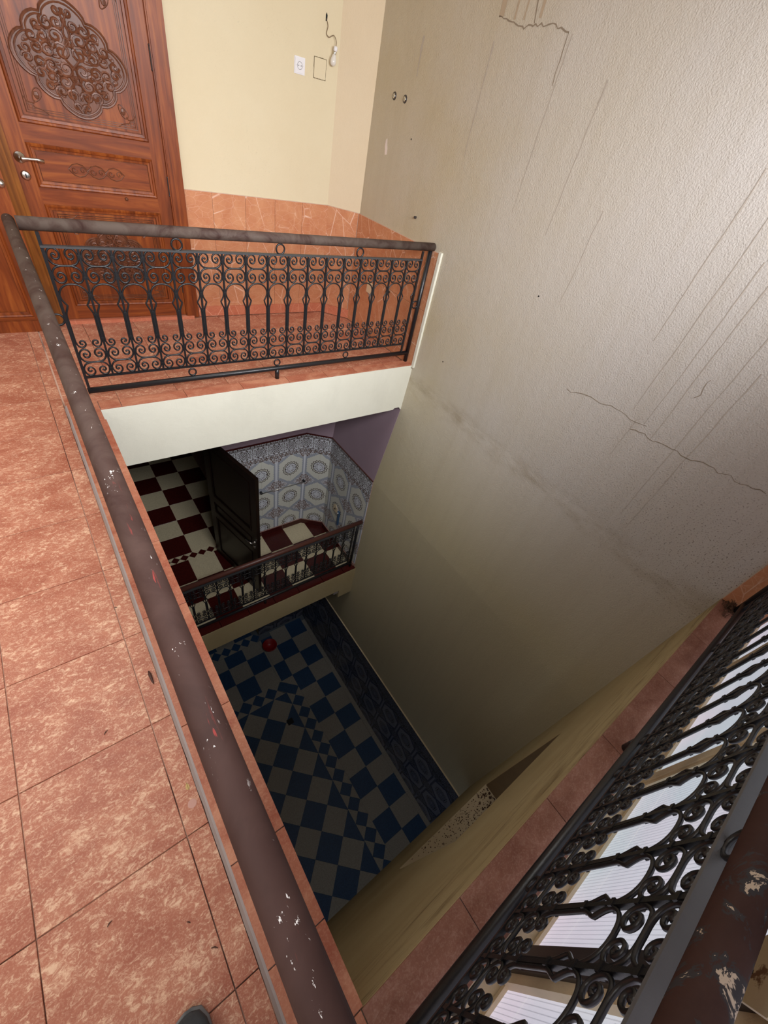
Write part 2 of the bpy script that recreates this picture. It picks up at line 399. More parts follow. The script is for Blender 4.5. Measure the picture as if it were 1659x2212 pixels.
def pattern_mat(name, ivory, grey, brown, white, ztop, zrow, s0, pitch=.444, ph=.563):
    """printed wall tile: UV = (metres along the wall, world z)"""
    m = NT(name); uv = m.node('ShaderNodeUVMap'); sp = m.node('ShaderNodeSeparateXYZ'); m.l.new(uv.outputs[0], sp.inputs[0])
    u, z = sp.outputs[0], sp.outputs[1]; A = m.math
    def cell(v, o, p): return A('MULTIPLY', A('SUBTRACT', A('FRACT', A('DIVIDE', A('SUBTRACT', v, o - p / 2), p)), .5), p)
    du = cell(u, s0, pitch); dv = cell(z, zrow, ph)
    au, av = A('ABSOLUTE', du), A('ABSOLUTE', dv)
    hexd = A('MAXIMUM', A('DIVIDE', au, .212), A('DIVIDE', A('ADD', A('MULTIPLY', au, .70), av), .290))
    r = A('SQRT', A('ADD', A('MULTIPLY', du, du), A('MULTIPLY', dv, dv))); th = A('ARCTAN2', dv, du)
    c = m.node('ShaderNodeCombineXYZ'); m.inp(c, 0, au); m.inp(c, 1, av)
    fl = m.voro(c.outputs[0], 34, 'DISTANCE_TO_EDGE'); fl2 = m.noise(c.outputs[0], 40, 3, .6, 1.5)
    floral = m.mix(m.step(fl2, .47, .53), white, brown)
    floral = m.mix(m.step(fl, .04, .012), floral, tuple(x * .35 for x in brown))
    edge = A('ADD', hexd, A('MULTIPLY', A('SINE', A('MULTIPLY', A('ADD', u, z), 160)), .02))
    col = m.mix(m.step(edge, 1.0, 1.01), grey, floral)
    col = m.mix(A('LESS_THAN', edge, .84), col, ivory)
    teeth = A('ADD', r, A('MULTIPLY', A('ABSOLUTE', A('SINE', A('MULTIPLY', th, 8))), .016))
    ring = A('LESS_THAN', A('ABSOLUTE', A('SUBTRACT', teeth, .122)), .0055)
    dk = tuple(x * .3 for x in brown)
    col = m.mix(ring, col, dk)
    inner = m.mix(m.step(m.noise(c.outputs[0], 70, 2, .5, 1.0), .53, .57), white, dk)
    col = m.mix(A('LESS_THAN', r, .086), col, inner)
    col = m.mix(A('LESS_THAN', A('ABSOLUTE', A('SUBTRACT', r, .088)), .004), col, dk)
    # link piece between medallions
    lk = A('MULTIPLY', A('LESS_THAN', A('ABSOLUTE', A('SUBTRACT', au, pitch / 2)), .016), A('LESS_THAN', av, .17))
    col = m.mix(lk, col, white)
    # border
    bu = cell(u, s0, pitch / 2); bz = A('SUBTRACT', z, ztop - .135); br = A('SQRT', A('ADD', A('MULTIPLY', bu, bu), A('MULTIPLY', bz, bz)))
    cb = m.node('ShaderNodeCombineXYZ'); m.inp(cb, 0, A('ABSOLUTE', bu)); m.inp(cb, 1, A('ABSOLUTE', bz))
    bcol = m.mix(m.step(m.noise(cb.outputs[0], 45, 3, .6, 1.6), .49, .55), white, dk)
    bcol = m.mix(A('LESS_THAN', br, .066), bcol, dk); bcol = m.mix(A('LESS_THAN', br, .058), bcol, white)
    bcol = m.mix(A('LESS_THAN', br, .050), bcol, dk)
    bcol = m.mix(A('LESS_THAN', br, .044), bcol, m.mix(m.step(m.noise(cb.outputs[0], 90, 1), .47, .53), dk, white))
    for off in (.03, .045, .225, .262, .285): bcol = m.mix(A('LESS_THAN', A('ABSOLUTE', A('SUBTRACT', z, ztop - off)), .004), bcol, dk)
    zig = A('MULTIPLY', A('LESS_THAN', A('ABSOLUTE', A('SUBTRACT', A('ABSOLUTE', cell(u, s0, .05)), A('ADD', .012, A('MULTIPLY', A('SUBTRACT', z, ztop - .262), .5)))), .005), A('GREATER_THAN', A('SUBTRACT', ztop - .225, z), 0))
    bcol = m.mix(A('MULTIPLY', zig, .8), bcol, brown)
    col = m.mix(A('GREATER_THAN', z, ztop - .295), col, bcol)
    return m.out(col, .25, Specular_IOR_Level=.3)
M_pat = pattern_mat('printed_grey_wall_tile', sr(214, 214, 204), sr(162, 167, 178), sr(128, 104, 94), sr(220, 223, 230), -1.57, -2.10, 2.04, .434, .53)
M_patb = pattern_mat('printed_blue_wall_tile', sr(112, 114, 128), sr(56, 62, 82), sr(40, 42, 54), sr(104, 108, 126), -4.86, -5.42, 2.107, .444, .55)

def panel_mat():
    m = NT('ribbed_translucent_sheet'); p = m.pos(); sp = m.node('ShaderNodeSeparateXYZ'); m.l.new(p, sp.inputs[0]); x, z = sp.outputs[0], sp.outputs[2]; A = m.math
    rib = A('ABSOLUTE', A('SINE', A('MULTIPLY', x, PI / .0135))); fine = A('ABSOLUTE', A('SINE', A('MULTIPLY', z, PI / .008)))
    f = A('ADD', A('MULTIPLY', m.step(rib, .45, .05), .55), A('MULTIPLY', m.step(fine, .5, .0), .16))
    seam = A('LESS_THAN', A('ABSOLUTE', A('SUBTRACT', A('FRACT', A('DIVIDE', z, .42)), .35)), .004)
    n = m.noise(p, 1.6, 2)
    tint = m.mix(m.step(n, .4, .62), sr(232, 222, 240), sr(208, 222, 234))
    col = m.mix(f, tint, sr(110, 118, 136)); col = m.mix(A('MULTIPLY', seam, .6), col, (1, 1, 1))
    return m.out(sr(200, 205, 215), .3, Emission_Color=col, Emission_Strength=PANEL)
PANEL = 0.64
M_panel = panel_mat()

# ------------------------------------------------------------------ levels
W_, L_ = 2.61, 3.02
ZF = -.03           # upper floor
H2, H3 = -3.30, -6.54

# ---- big wall
X2 = 2.54            # the wall is thicker in the lower storeys
wr = MB().prism([(W_, 3.05), (W_, -.12), (X2, -1.57), (X2 - .008, -6.7), (2.85, -6.7), (2.85, 3.05)], (Vector((0, 4.6, 0)), X, Z, -Y), 0, 9.2).build('wall_right', M_big)
set_(wr, 'tall weathered cream plaster wall rising through the stairwell with cracks and stains', 'wall', kind='structure')
def decal(pts, w, mat, name, parent=wr):
    mb = MB(); v = []; k = len(pts)
    for i, (y, z) in enumerate(pts):
        a = pts[max(i - 1, 0)]; b = pts[min(i + 1, k - 1)]; dy, dz = b[0] - a[0], b[1] - a[1]; L = math.hypot(dy, dz) + 1e-9
        ww = (w[i] if isinstance(w, list) else w) * random.uniform(.6, 1.4) / 2
        v += [(W_ - .0012, y - dz / L * ww, z + dy / L * ww), (W_ - .0012, y + dz / L * ww, z - dy / L * ww), (W_ + .002, y, z)]
    f = []
    for i in range(k - 1):
        q = 3 * i; f += [(q, q + 1, q + 4, q + 3), (q + 1, q + 2, q + 5, q + 4), (q + 2, q, q + 3, q + 5)]
    return mb.add(v, f).build(name, mat, parent)
def wob(a, b, n, amp):
    out = []; dy, dz = b[0] - a[0], b[1] - a[1]; L = math.hypot(dy, dz); o = 0
    for i in range(n + 1):
        t = i / n; o = o * .6 + random.uniform(-amp, amp) * (0 < i < n)
        out.append((a[0] + dy * t - dz / L * o, a[1] + dz * t + dy / L * o))
    return out
decal(wob((-.0, 2.20), (-.17, 2.165), 8, .006) + wob((-.18, 2.165), (-.22, 2.15), 3, .008)[1:] + wob((-.22, 2.15), (-.30, 2.182), 5, .01)[1:] + wob((-.3, 2.182), (-.55, 2.155), 12, .012)[1:], .006, M_crackm, 'crack')
decal(wob((-.55, 2.155), (-.56, 1.95), 8, .006), .004, M_crackm, 'crack')
decal(wob((-.29, 2.18), (-.27, 2.5), 8, .012), .008, M_crackm, 'crack')
decal(wob((-1.52, .56), (-2.09, .62), 16, .014), .0035, M_crackm, 'crack')
decal(wob((-2.02, .55), (-2.37, .575), 12, .012) + wob((-2.37, .575), (-2.77, .62), 14, .015)[1:], .0035, M_crackm, 'crack')
decal(wob((-2.2, .87), (-2.22, .98), 7, .01), .003, M_crackm, 'crack')
for y0, z1, z0, w in ((-.02, 2.2, 2.9, .03), (-.2, 2.19, 2.9, .012), (-.32, 2.2, 2.9, .022), (-.13, 2.19, 2.6, .012)):
    decal(wob((y0, z0), (y0, z1), 8, .004), w, M_brun, 'rust_run')
for y0, z0, z1, w in ((-.01, 2.1, 1.55, .008), (-.58, 2.15, 1.35, .006), (-.9, 2.0, 1.3, .007), (-1.85, 1.8, 1.03, .006), (-1.98, 1.9, .66, .006),
                      (-2.08, 1.5, .62, .005), (-2.16, 1.6, .55, .006), (-2.3, 1.3, .05, .005), (-2.38, 1.1, -.02, .005), (-2.02, .62, .35, .004), (.68, 2.1, 1.9, .02), (-1.2, 1.5, 1.0, .005)):
    decal(wob((y0, z0), (y0 + .01, z1), 14, .003), [w * (1 - .6 * i / 14) for i in range(15)], M_streakm, 'water_streak')

# ---- far wall upper
wf = MB().box((1.0, 1.425, -.1), (2.39, 1.6, 3.05)).box((-3.4, 1.425, 2.2), (1.0, 1.6, 3.05)).box((-3.4, 1.425, -.1), (-1.2, 1.6, 2.2)).build('wall_far', M_yellow)
set_(wf, 'pale yellow plaster wall of the upper landing beside the carved door', 'wall', kind='structure')
ch = MB()
ch.add([(2.385, 1.425, -.1), (2.61, 1.20, -.1), (2.61, 1.6, -.1), (2.385, 1.6, -.1), (2.385, 1.425, 3.05), (2.61, 1.20, 3.05), (2.61, 1.6, 3.05), (2.385, 1.6, 3.05)],
       [(0, 3, 2, 1), (4, 5, 6, 7), (0, 1, 5, 4), (1, 2, 6, 5), (2, 3, 7, 6), (3, 0, 4, 7)])
set_(ch.build('wall_corner', M_pinky), 'narrow diagonal peach plaster corner between the yellow wall and the tall wall', 'wall', kind='structure')

# ---- upper floor slab, in an L round the well
fl = MB().box((-3.4, -4.4, -.46), (-.0, 1.7, ZF - .006)).box((0, .1, -.40), (W_, 1.7, ZF - .006)).build('floor', M_groutfl)
set_(fl, 'terracotta tiled floor of the upper landing', 'floor', kind='structure')
P = []
xs = [-.180, -.245] + [-.245 - .372 * i for i in range(1, 9)]; ys = [-.52 + .38 * i for i in range(-8, 7)]
for i in range(len(xs) - 1):
    for j in range(len(ys) - 1):
        p = cliprect(rect(xs[i + 1], xs[i], ys[j], ys[j + 1]), -3.3, -.172, -3.2, 1.42)
        if len(p) > 2: P.append(p)
xs = [-.245 + .372 * i for i in range(0, 9)]
for i in range(len(xs) - 1):
    for a, b in ((.102, .24), (.24, .62), (.62, 1.0), (1.0, 1.38), (1.38, 1.42)):
        p = cliprect(rect(xs[i], xs[i + 1], a, b), -.172, W_ - .012, .102, 1.42)
        if len(p) > 2: p = clip(p, 1, 1, 2.385 + 1.425 - .012)
        if len(p) > 2: P.append(p)
tiles(fl, floorframe(ZF - .006), P, M_floor, g=.0015)

# ---- kerb round the well
def kerb(name, rects, segs, label, mat, z0, z1, mortar=M_mortar, g=.0014):
    mb = MB()
    for r in rects: mb.box((r[0], r[2], z0), (r[1], r[3], z1 - .008))
    k = mb.build(name, mortar); set_(k, label, 'kerb', kind='structure')
    tiles(k, floorframe(z1 - .008), segs, mat, g=g, t=.008, name='kerb_tile')
    return k
segs = []
yy = [.112, -.124, -.431, -.829, -1.229, -1.625, -2.113, -2.564, -2.819, -3.02]
for a, b in zip(yy[1:], yy): segs.append(rect(-.165, .008 if b <= 0 else 0, a, b))
kerb('trim_1', [(-.165, 0, -3.2, .115)], segs + [rect(-.165, 0, -3.2, -3.02)], 'raised terracotta tile kerb under the left handrail', M_kerb, -.04, 0)
mf = MB(); n = 60; R = random.Random(2)
for i in range(n + 1):
    y = .10 - 3.3 * i / n; w = .016 + R.uniform(-.0015, .0015); top = -.004
    mf.v += [(-.163, y, ZF - .004), (-.163 , y, top), (-.163 - w * .45, y, top - .003), (-.163 - w, y, ZF + .001), (-.163 - w, y, ZF - .004)]
for i in range(n):
    for k in range(5): mf.f.append((i * 5 + k, i * 5 + (k + 1) % 5, (i + 1) * 5 + (k + 1) % 5, (i + 1) * 5 + k))
set_(mf.build('trim_19', M_mortar), 'rough grey mortar fillet along the foot of the left kerb', 'trim', kind='structure')
segs = [rect(a, b, 0, .10) for a, b in zip([0, .12, .525, .93, 1.308, 1.66, 1.96, 2.3], [.12, .525, .93, 1.308, 1.66, 1.96, 2.3, W_ - .004])]
kerb('trim_2', [(0, W_ - .002, .002, .10)], segs, 'raised terracotta tile kerb under the far railing', M_kerb, -.04, 0)
segs = [rect(a, b, -3.17, -3.02) for a, b in zip([0, .365, .822, 1.216, 1.732, 2.15], [.365, .822, 1.216, 1.732, 2.15, W_ - .004])]
kerb('trim_3', [(0.001, W_ - .002, -3.17, -3.0215)], segs, 'terracotta tile kerb in a shaded tone under the near railing', floor_tile_mat('shaded_kerb_tile', sr(158, 112, 94), sr(126, 82, 66), sr(190, 156, 140), .6), -.04, 0)  # darker copy of the kerb tile, shade put into its colour

# ---- fascias of the upper slab
def slabbeam(name, a, b, mat, label):
    return set_(MB().box(a, b).build(name, mat), label, 'beam', kind='structure')
fz = .478
bm = MB()   # far beam with a broken lower corner
bm.add([(0, .0, -.009), (W_, .0, -.009), (W_, .0, -.485), (2.585, 0, -.49), (2.56, 0, -.462), (2.50, 0, -.462), (2.485, 0, -.478), (0, 0, -fz)] +
       [(0, .09, -.009), (W_, .09, -.009), (W_, .09, -.485), (2.585, .09, -.49), (2.56, .09, -.462), (2.50, .09, -.462), (2.485, .09, -.478), (0, .09, -fz)],
       [tuple(range(8))[::-1], tuple(range(8, 16))] + [(i, (i + 1) % 8, 8 + (i + 1) % 8, 8 + i) for i in range(8)])
bm.box((0, .09, -fz), (W_, 1.6, -.405))
set_(bm.build('trim_4', M_fascia), 'off-white plastered slab edge below the far railing', 'beam', kind='structure')
slabbeam('trim_5', (-3.4, -3.02, -fz), (-.001, .0, -.042), M_fascia, 'plastered slab edge below the left kerb')
# thin white plaster return at the end of the tiled dado
set_(MB().box((W_ - .020, -.030, -.02), (W_, .0, .955)).build('trim_6', M_fascia), 'thin white plaster edge where the orange dado ends at the well', 'trim', kind='structure')

# ---- upper dado
dd = MB().box((1.07, 1.417, ZF), (2.385, 1.425, .945)).build('wall_dado', M_grout)
set_(dd, 'orange marbled tile dado along the far landing wall', 'tiles', kind='structure')
frB = (Vector((0, 1.417, 0)), X, Z, -Y)
xj = [1.072, 1.286, 1.566, 1.839, 2.112, 2.383]
P = []
for a, b in zip(xj, xj[1:]): P += [rect(a, b, .055, .49), rect(a, b, .49, .943)]
tiles(dd, frB, P, M_dado, name='wall_tile', g=.0012)
P = [rect(a, b, -.024, .066) for a, b in ((1.072, 1.518), (1.518, 1.95), (1.95, 2.372))]
tiles(dd, (Vector((0, 1.411, 0)), X, Z, -Y), P, M_skirt, name='skirting_tile', t=.012)
exd = Vector((.225, -.225, 0)).normalized(); nd = Vector((-1, -1, 0)).normalized(); Ld = .318
frD = (Vector((2.385, 1.425, 0)), exd, Z, nd)
dc = MB().prism(rect(0, Ld, ZF, .945), frD, .0, .008).build('wall_dado', M_grout); set_(dc, 'orange marbled tiles on the diagonal corner of the upper landing', 'tiles', kind='structure')
frD1 = (frD[0] + nd * .008, exd, Z, nd)
tiles(dc, frD1, [rect(.004, Ld - .01, .055, .49), rect(.004, Ld - .01, .49, .943)], M_dado, name='wall_tile', g=.0012)
tiles(dc, (frD1[0], exd, Z, nd), [rect(-.01, Ld + .02, -.024, .066)], M_skirt, name='skirting_tile', t=.02)
db = MB().box((W_ - .008, -.02, ZF), (W_, 1.20, .945)).build('wall_dado', M_grout); set_(db, 'orange marbled tiles on the tall wall beside the far railing', 'tiles', kind='structure')
frR = (Vector((W_ - .008, 0, 0)), Y, Z, -X)
yj = [1.195, .98, .697, .42, .14, -.018]; P = []
for a, b in zip(yj[1:], yj):
    P += [rect(a, b, ZF + .005, .49) if a < .09 or True else None, rect(a, b, .49, .943)]
tiles(db, frR, P, M_dado, name='wall_tile', g=.0012)
dn = MB().box((W_ - .008, -3.24, ZF), (W_, -3.022, .945)).build('wall_dado', M_grout); set_(dn, 'dark orange marbled tiles on the tall wall at the near railing corner', 'tiles', kind='structure')
tiles(dn, frR, [rect(-3.24, -3.023, .0, .49), rect(-3.24, -3.023, .49, .943)], M_dado, name='wall_tile', g=.0012)

# ---- carved door (door_1) and its neighbour (door_2)
def xz(x0, x1, z0, z1, y0, y1): return MB().box((x0, y0, z0), (x1, y1, z1))
def tubexz(mb, pts, y, r, n=6, closed=False): mb.tube([(p[0], y, p[1]) for p in pts], r, n, closed)
def mould(x0, x1, z0, z1, y, w=.034, h=.016):
    """mitred raised moulding round a panel, facing -y"""
    mb = MB(); prof = [(0, 0), (0, h * .55), (w * .2, h), (w * .5, h * .8), (w * .6, h * .35), (w, h * .25), (w, 0)]
    C = [(x0, z0, 1, 1), (x1, z0, -1, 1), (x1, z1, -1, -1), (x0, z1, 1, -1)]; k = len(prof); v = []
    for cx, cz, sx, sz in C:
        for a, b in prof: v.append((cx + sx * a, y - b, cz + sz * a))
    f = []
    for i in range(4):
        j = (i + 1) % 4
        for q in range(k - 1): f.append((i * k + q, j * k + q, j * k + q + 1, i * k + q + 1))
    return mb.add(v, f)
def spiral(cx, cz, r, a0, turns, sgn, n=14):
    return [(cx + r * (1 - .85 * t / n) * math.cos(a0 + sgn * turns * 2 * PI * t / n), cz + r * (1 - .85 * t / n) * math.sin(a0 + sgn * turns * 2 * PI * t / n)) for t in range(n + 1)]
def leaf(cx, cz, a, L, w, y, mb, r=.0035):
    pts = []
    for i in range(17):
        t = i / 16 * 2 * PI; px = L / 2 * math.cos(t); pz = w / 2 * math.sin(t) * (1 + .3 * math.cos(t))
        pts.append((cx + px * math.cos(a) - pz * math.sin(a), cz + px * math.sin(a) + pz * math.cos(a)))
    tubexz(mb, pts[:-1], y, r, 5, True)
    mb.sphere((cx, y, cz), w * .28, (L / w * .8 * abs(math.cos(a)) + .5, .5, L / w * .8 * abs(math.sin(a)) + .5), 8)
def medallion(cx, cz, hw, hh, y, dens=1.0):
    mb = MB(); N = 72
    def outline(s):
        pts = []; K = [(1, 0), (0, 1), (-1, 0), (0, -1)]
        for e in range(4):
            a, b = K[e], K[(e + 1) % 4]; nx, nz = (a[0] + b[0]) * .7071, (a[1] + b[1]) * .7071
            for i in range(N // 4):
                t = i / (N // 4); g = .085 * abs(math.sin(3 * PI * t)) ** .6 * (1.15 if .33 < t < .67 else .85) + .07 * math.sin(PI * t)
                pts.append((cx + hw * s * (a[0] + (b[0] - a[0]) * t + nx * g), cz + hh * s * (a[1] + (b[1] - a[1]) * t + nz * g)))
        return pts
    base = outline(.98); v = [(p[0], y - .007, p[1]) for p in base] + [(p[0], y + .001, p[1]) for p in base]
    mb.add(v, [tuple(range(N)), tuple(range(N, 2 * N))[::-1]] + [(i, N + i, N + (i + 1) % N, (i + 1) % N) for i in range(N)])
    tubexz(mb, outline(1.0), y - .006, .006 * hw / .3 + .001, 6, True); tubexz(mb, outline(.93), y - .008, .004 * hw / .3 + .001, 6, True)
    R = random.Random(3)
    for sx in (-1, 1):
        for sz in (-1, 1):
            for (px, pz, r, a, tn, sg) in ((.15, .14, .13, 0, 1.5, 1), (.38, .12, .11, 2, 1.4, -1), (.58, .12, .10, 1, 1.4, 1), (.76, .08, .08, 0, 1.3, -1), (.2, .38, .12, 4, 1.5, -1), (.42, .34, .11, .5, 1.3, 1), (.6, .3, .09, 3, 1.3, 1), (.13, .6, .10, 2.5, 1.4, 1), (.3, .56, .10, 1, 1.3, -1), (.09, .8, .07, 2.5, 1.2, 1), (.48, .5, .07, 4, 1.2, 1), (.04, .3, .07, 1, 1, 1), (.28, .24, .07, 1, 1.2, -1)):
                pts = [(cx + sx * (p[0]) * hw, cz + sz * (p[1]) * hh) for p in spiral(px, pz, r * 1.25, a, tn, sg)]
                tubexz(mb, pts, y - .011, .0062 * hw / .3 + .0008, 5)
            for (px, pz, a, L, w) in ((.32, .30, .8, .2, .09), (.55, .16, .1, .2, .08), (.1, .56, 1.3, .2, .08), (.3, .06, .1, .22, .08), (.72, .22, -.6, .14, .06), (.32, .6, -.8, .14, .06)):
                leaf(cx + sx * px * hw, cz + sz * pz * hh, sx * sz * a, L * hw, w * hw, y - .009, mb, .003)
    for k in range(2):
        s = -1 if k else 1
        tubexz(mb, catmull([(cx + s * hw * .02, cz - hh * .9), (cx + s * hw * .16, cz - hh * .55), (cx - s * hw * .05, cz - hh * .2), (cx + s * hw * .14, cz + hh * .1), (cx - s * hw * .05, cz + hh * .45), (cx + s * hw * .1, cz + hh * .85)], 5) and
               [(p[0], p[1]) for p in [Vector((q[0], q[1])) for q in catmull([(cx + s * hw * .02, cz - hh * .9, 0), (cx + s * hw * .16, cz - hh * .55, 0), (cx - s * hw * .05, cz - hh * .2, 0), (cx + s * hw * .14, cz + hh * .1, 0), (cx - s * hw * .05, cz + hh * .45, 0), (cx + s * hw * .1, cz + hh * .85, 0)], 5)]], y - .012, .006, 6)
    return mb
yd = 1.405                         # face of the leaf
d1 = empty('door_1', (0, 0, 0)); set_(d1, 'carved red-brown wooden door with a steel lever handle at the upper landing', 'door', kind='structure')
d1.location = (.5, yd, 0)
def dp(name, mb, mat, smooth=False, parent=None):
    o = mb.build(name, mat, parent or d1, smooth)
    if parent is None: o.matrix_parent_inverse = Matrix.Translation((-.5, -yd, 0))
    return o
dp('leaf', xz(.03, .957, .0, 2.08, yd + .012, yd + .05), M_wood)
dp('stile', xz(.03, .125, .0, 2.08, yd, yd + .012), M_wood)
dp('stile', xz(.865, .957, .0, 2.08, yd, yd + .012), M_wood)
for z0, z1 in ((.0, .10), (.775, .868), (1.10, 1.195), (1.99, 2.08)): dp('rail', xz(.125, .865, z0, z1, yd, yd + .012), M_woodh)
for z0, z1 in ((.10, .775), (.868, 1.10), (1.195, 1.99)):
    dp('moulding', mould(.125, .865, z0, z1, yd + .004), M_wood)
    dp('panel', xz(.165, .825, z0 + .04, z1 - .04, yd + .004, yd + .013), M_wood if z1 - z0 > .4 else M_woodh)
def inner_frame(x0, x1, z0, z1, y):
    mb = MB()
    for g, r in ((0, .004), (.012, .003), (.022, .0025)): tubexz(mb, [(x0 + g, z0 + g), (x1 - g, z0 + g), (x1 - g, z1 - g), (x0 + g, z1 - g)], y, r, 5, True)
    for cx, sx in ((x0, 1), (x1, -1)):
        for cz, sz in ((z0, 1), (z1, -1)):
            leaf(cx + sx * .075, cz + sz * .085, sx * sz * 1.0, .075, .04, y, mb, .003)
            tubexz(mb, [(cx + sx * p[0], cz + sz * p[1]) for p in [(.0, .075), (.02, .05), (.05, .045), (.06, .06)]], y, .003, 5)
            tubexz(mb, [(cx + sx * p[0], cz + sz * p[1]) for p in [(.12, .0), (.09, .02), (.05, .028), (.03, .05)]], y, .003, 5)
            tubexz(mb, [(cx + sx * .012, cz + sz * .012), (cx + sx * .04, cz + sz * .012), (cx + sx * .04, cz + sz * .04), (cx + sx * .012, cz + sz * .04)], y, .004, 5, True)
    return mb
dp('carved_border', inner_frame(.185, .808, 1.25, 1.90, yd + .003), M_carve)
o = dp('carved_medallion', medallion(.497, 1.52, .300, .255, yd + .003), M_carve); o['label'] = 'lobed medallion of carved interlaced scrolls'
dp('carved_border', inner_frame(.185, .808, .155, .72, yd + .003), M_carve)
dp('carved_medallion', medallion(.497, .44, .27, .20, yd + .003), M_carve)
mb = MB()
for k in range(3):
    c = .385 + k * .11
    tubexz(mb, [(c - .06, .984), (c - .03, 1.012), (c, 1.02), (c + .03, 1.012), (c + .06, .984), (c + .03, .956), (c, .948), (c - .03, .956)], yd + .003, .0035, 5, True)
    for s in (-1, 1): tubexz(mb, spiral(c + s * .025, .984, .02, 0, 1.2, s), yd + .002, .003, 5)
dp('carved_band', mb, M_carve)
dp('frame', xz(.957, 1.065, -.02, 2.16, 1.385, 1.425).box((.965, 1.378, -.02), (1.02, 1.386, 2.16)).box((-.2, 1.385, 2.08), (1.065, 1.425, 2.16)), M_wood)
dp('jamb', xz(-.06, .0, -.02, 2.1, 1.34, 1.42).box((.0, 1.37, -.02), (.03, 1.42, 2.1)), M_jamb)['label'] = 'golden varnished jamb beside the carved door'
dp('threshold', xz(-.05, 1.02, ZF, -.004, 1.37, 1.46), M_skirt)
dp('back', xz(.0, .99, -.02, 2.16, 1.46, 1.48), M_wood)
for z in (1.63, .95, .25):
    hg = MB().tube([(.958, yd - .006, z - .05), (.958, yd - .006, z + .05)], .007, 8).sphere((.958, yd - .006, z + .056), .008, n=8).sphere((.958, yd - .006, z - .056), .008, n=8)
    dp('hinge', hg, M_frame)
h = dp('handle', MB().lathe([(.003, 0), (.028, 0), (.031, .004), (.028, .009), (.012, .012), (.011, .045)], (.072, yd, 1.018), (0, -1, 0), 20), M_steel, True)
lv = MB().tube([(.072, yd - .045, 1.018), (.085, yd - .05, 1.018), (.12, yd - .05, 1.021), (.16, yd - .048, 1.022), (.195, yd - .046, 1.016)], [.011, .010, .008, .009, .011], 10)
o = lv.build('lever', M_steel, h, True)
o.matrix_parent_inverse = Matrix.Identity(4)
k = dp('lock_plate', MB().lathe([(.003, 0), (.025, 0), (.027, .004), (.02, .010), (.006, .011)], (.074, yd, .925), (0, -1, 0), 20), M_steel, True)
MB().box((.071, yd - .0125, .912), (.077, yd - .009, .936)).build('keyhole', M_black, k)
o = dp('nail_knob', MB().sphere((.648, yd - .004, .846), .012, n=10), M_carve, True)

d2 = empty('door_2', (-.45, 1.28, 0)); set_(d2, 'second red-brown panelled door leaf at the left edge of the landing', 'door', kind='structure')
def dq(name, mb, mat, smooth=False):
    o = mb.build(name, mat, d2, smooth); o.matrix_parent_inverse = Matrix.Translation((.45, -1.28, 0)); return o
dq('leaf', xz(-.95, -.055, -.02, 2.1, 1.30, 1.34), M_wood)
dq('stile', xz(-.165, -.055, -.02, 2.1, 1.288, 1.30), M_wood); dq('stile', xz(-.95, -.84, -.02, 2.1, 1.288, 1.30), M_wood)
for z0, z1 in ((-.02, .075), (.78, .88), (1.95, 2.1)): dq('rail', xz(-.84, -.165, z0, z1, 1.288, 1.30), M_woodh)
for z0, z1 in ((.075, .78), (.88, 1.95)): dq('moulding', mould(-.84, -.165, z0, z1, 1.294), M_wood)
dq('plinth', xz(-.95, -.05, ZF, .05, 1.27, 1.289), M_wood)
dq('knob', MB().lathe([(.004, 0), (.022, .0), (.022, .006), (.01, .012), (.012, .03), (.022, .04), (.018, .052), (.004, .056)], (-.078, 1.288, .895), (0, -1, 0), 16), M_steel, True)

# ------------------------------------------------------------------ wrought iron railings
BH = [(0, .0), (.028, .0015), (.050, .010), (.064, .030), (.0655, .048), (.059, .068), (.044, .0805), (.028, .079), (.015, .066), (.013, .049), (.021, .035), (.034, .031), (.044, .038), (.046, .050), (.038, .057), (.031, .052)]
RI = .0052
def half(pts, s, flip, z0): return [(s * p[0], 0, z0 + (flip * p[1])) for p in pts]
def mesh_c(name):                       # C scroll opening upwards, 87 mm tall
    mb = MB()
    a = catmull(half(BH, 1, 1, 0), 3); b = catmull(half(BH, -1, 1, 0), 3)
    mb.tube(list(reversed(b))[:-1] + a, RI, 6, flat=None)
    mb.sphere(a[-1], RI * 1.25, n=6); mb.sphere(b[-1], RI * 1.25, n=6)
    return mb.mesh(name, M_iron, True)
ME_C = mesh_c('scroll')
HS = [(0, .699), (.026, .695), (.050, .679), (.064, .655), (.066, .636), (.060, .615), (.046, .592), (.052, .575), (.060, .557), (.0645, .535), (.0645, .47), (.0645, .405), (.063, .385), (.055, .366), (.042, .358), (.027, .362), (.018, .376), (.022, .391), (.034, .396), (.044, .389), (.043, .379), (.036, .377)]
def mesh_h():
    mb = MB()
    def br(s):
        P = [(s * p[0], 0, p[1]) for p in HS]
        return catmull(P[:7], 3)[:-1] + [Vector(P[6])] + catmull(P[6:], 3)[1:]
    a, b = br(1), br(-1); mb.tube(list(reversed(b))[:-1] + a, RI, 6)
    mb.sphere(a[-1], RI * 1.25, n=6); mb.sphere(b[-1], RI * 1.25, n=6)
    return mb.mesh('horseshoe_scroll', M_iron, True)
ME_H = mesh_h()
def mesh_bal(): 
    mb = MB().box((-.0055, -.0055, .175), (.0055, .0055, .872))
    for z in (.832, .729, .643, .541, .405, .316, .218): mb.box((-.0095, -.0075, z - .006), (.0095, .0075, z + .006))
    return mb.mesh('baluster', M_iron)
ME_B = mesh_bal()
def ringmesh(r):
    return MB().tube([(r * math.cos(2 * PI * k / 18), 0, r * math.sin(2 * PI * k / 18)) for k in range(18)], .0055, 6, True).mesh('ring', M_iron, True)
ME_R = ringmesh(.029); ME_Rs = ringmesh(.024)
def tb(name, a, b, r, mat, parent, n=14): return MB().tube([a, b], r, n).build(name, mat, parent, True)
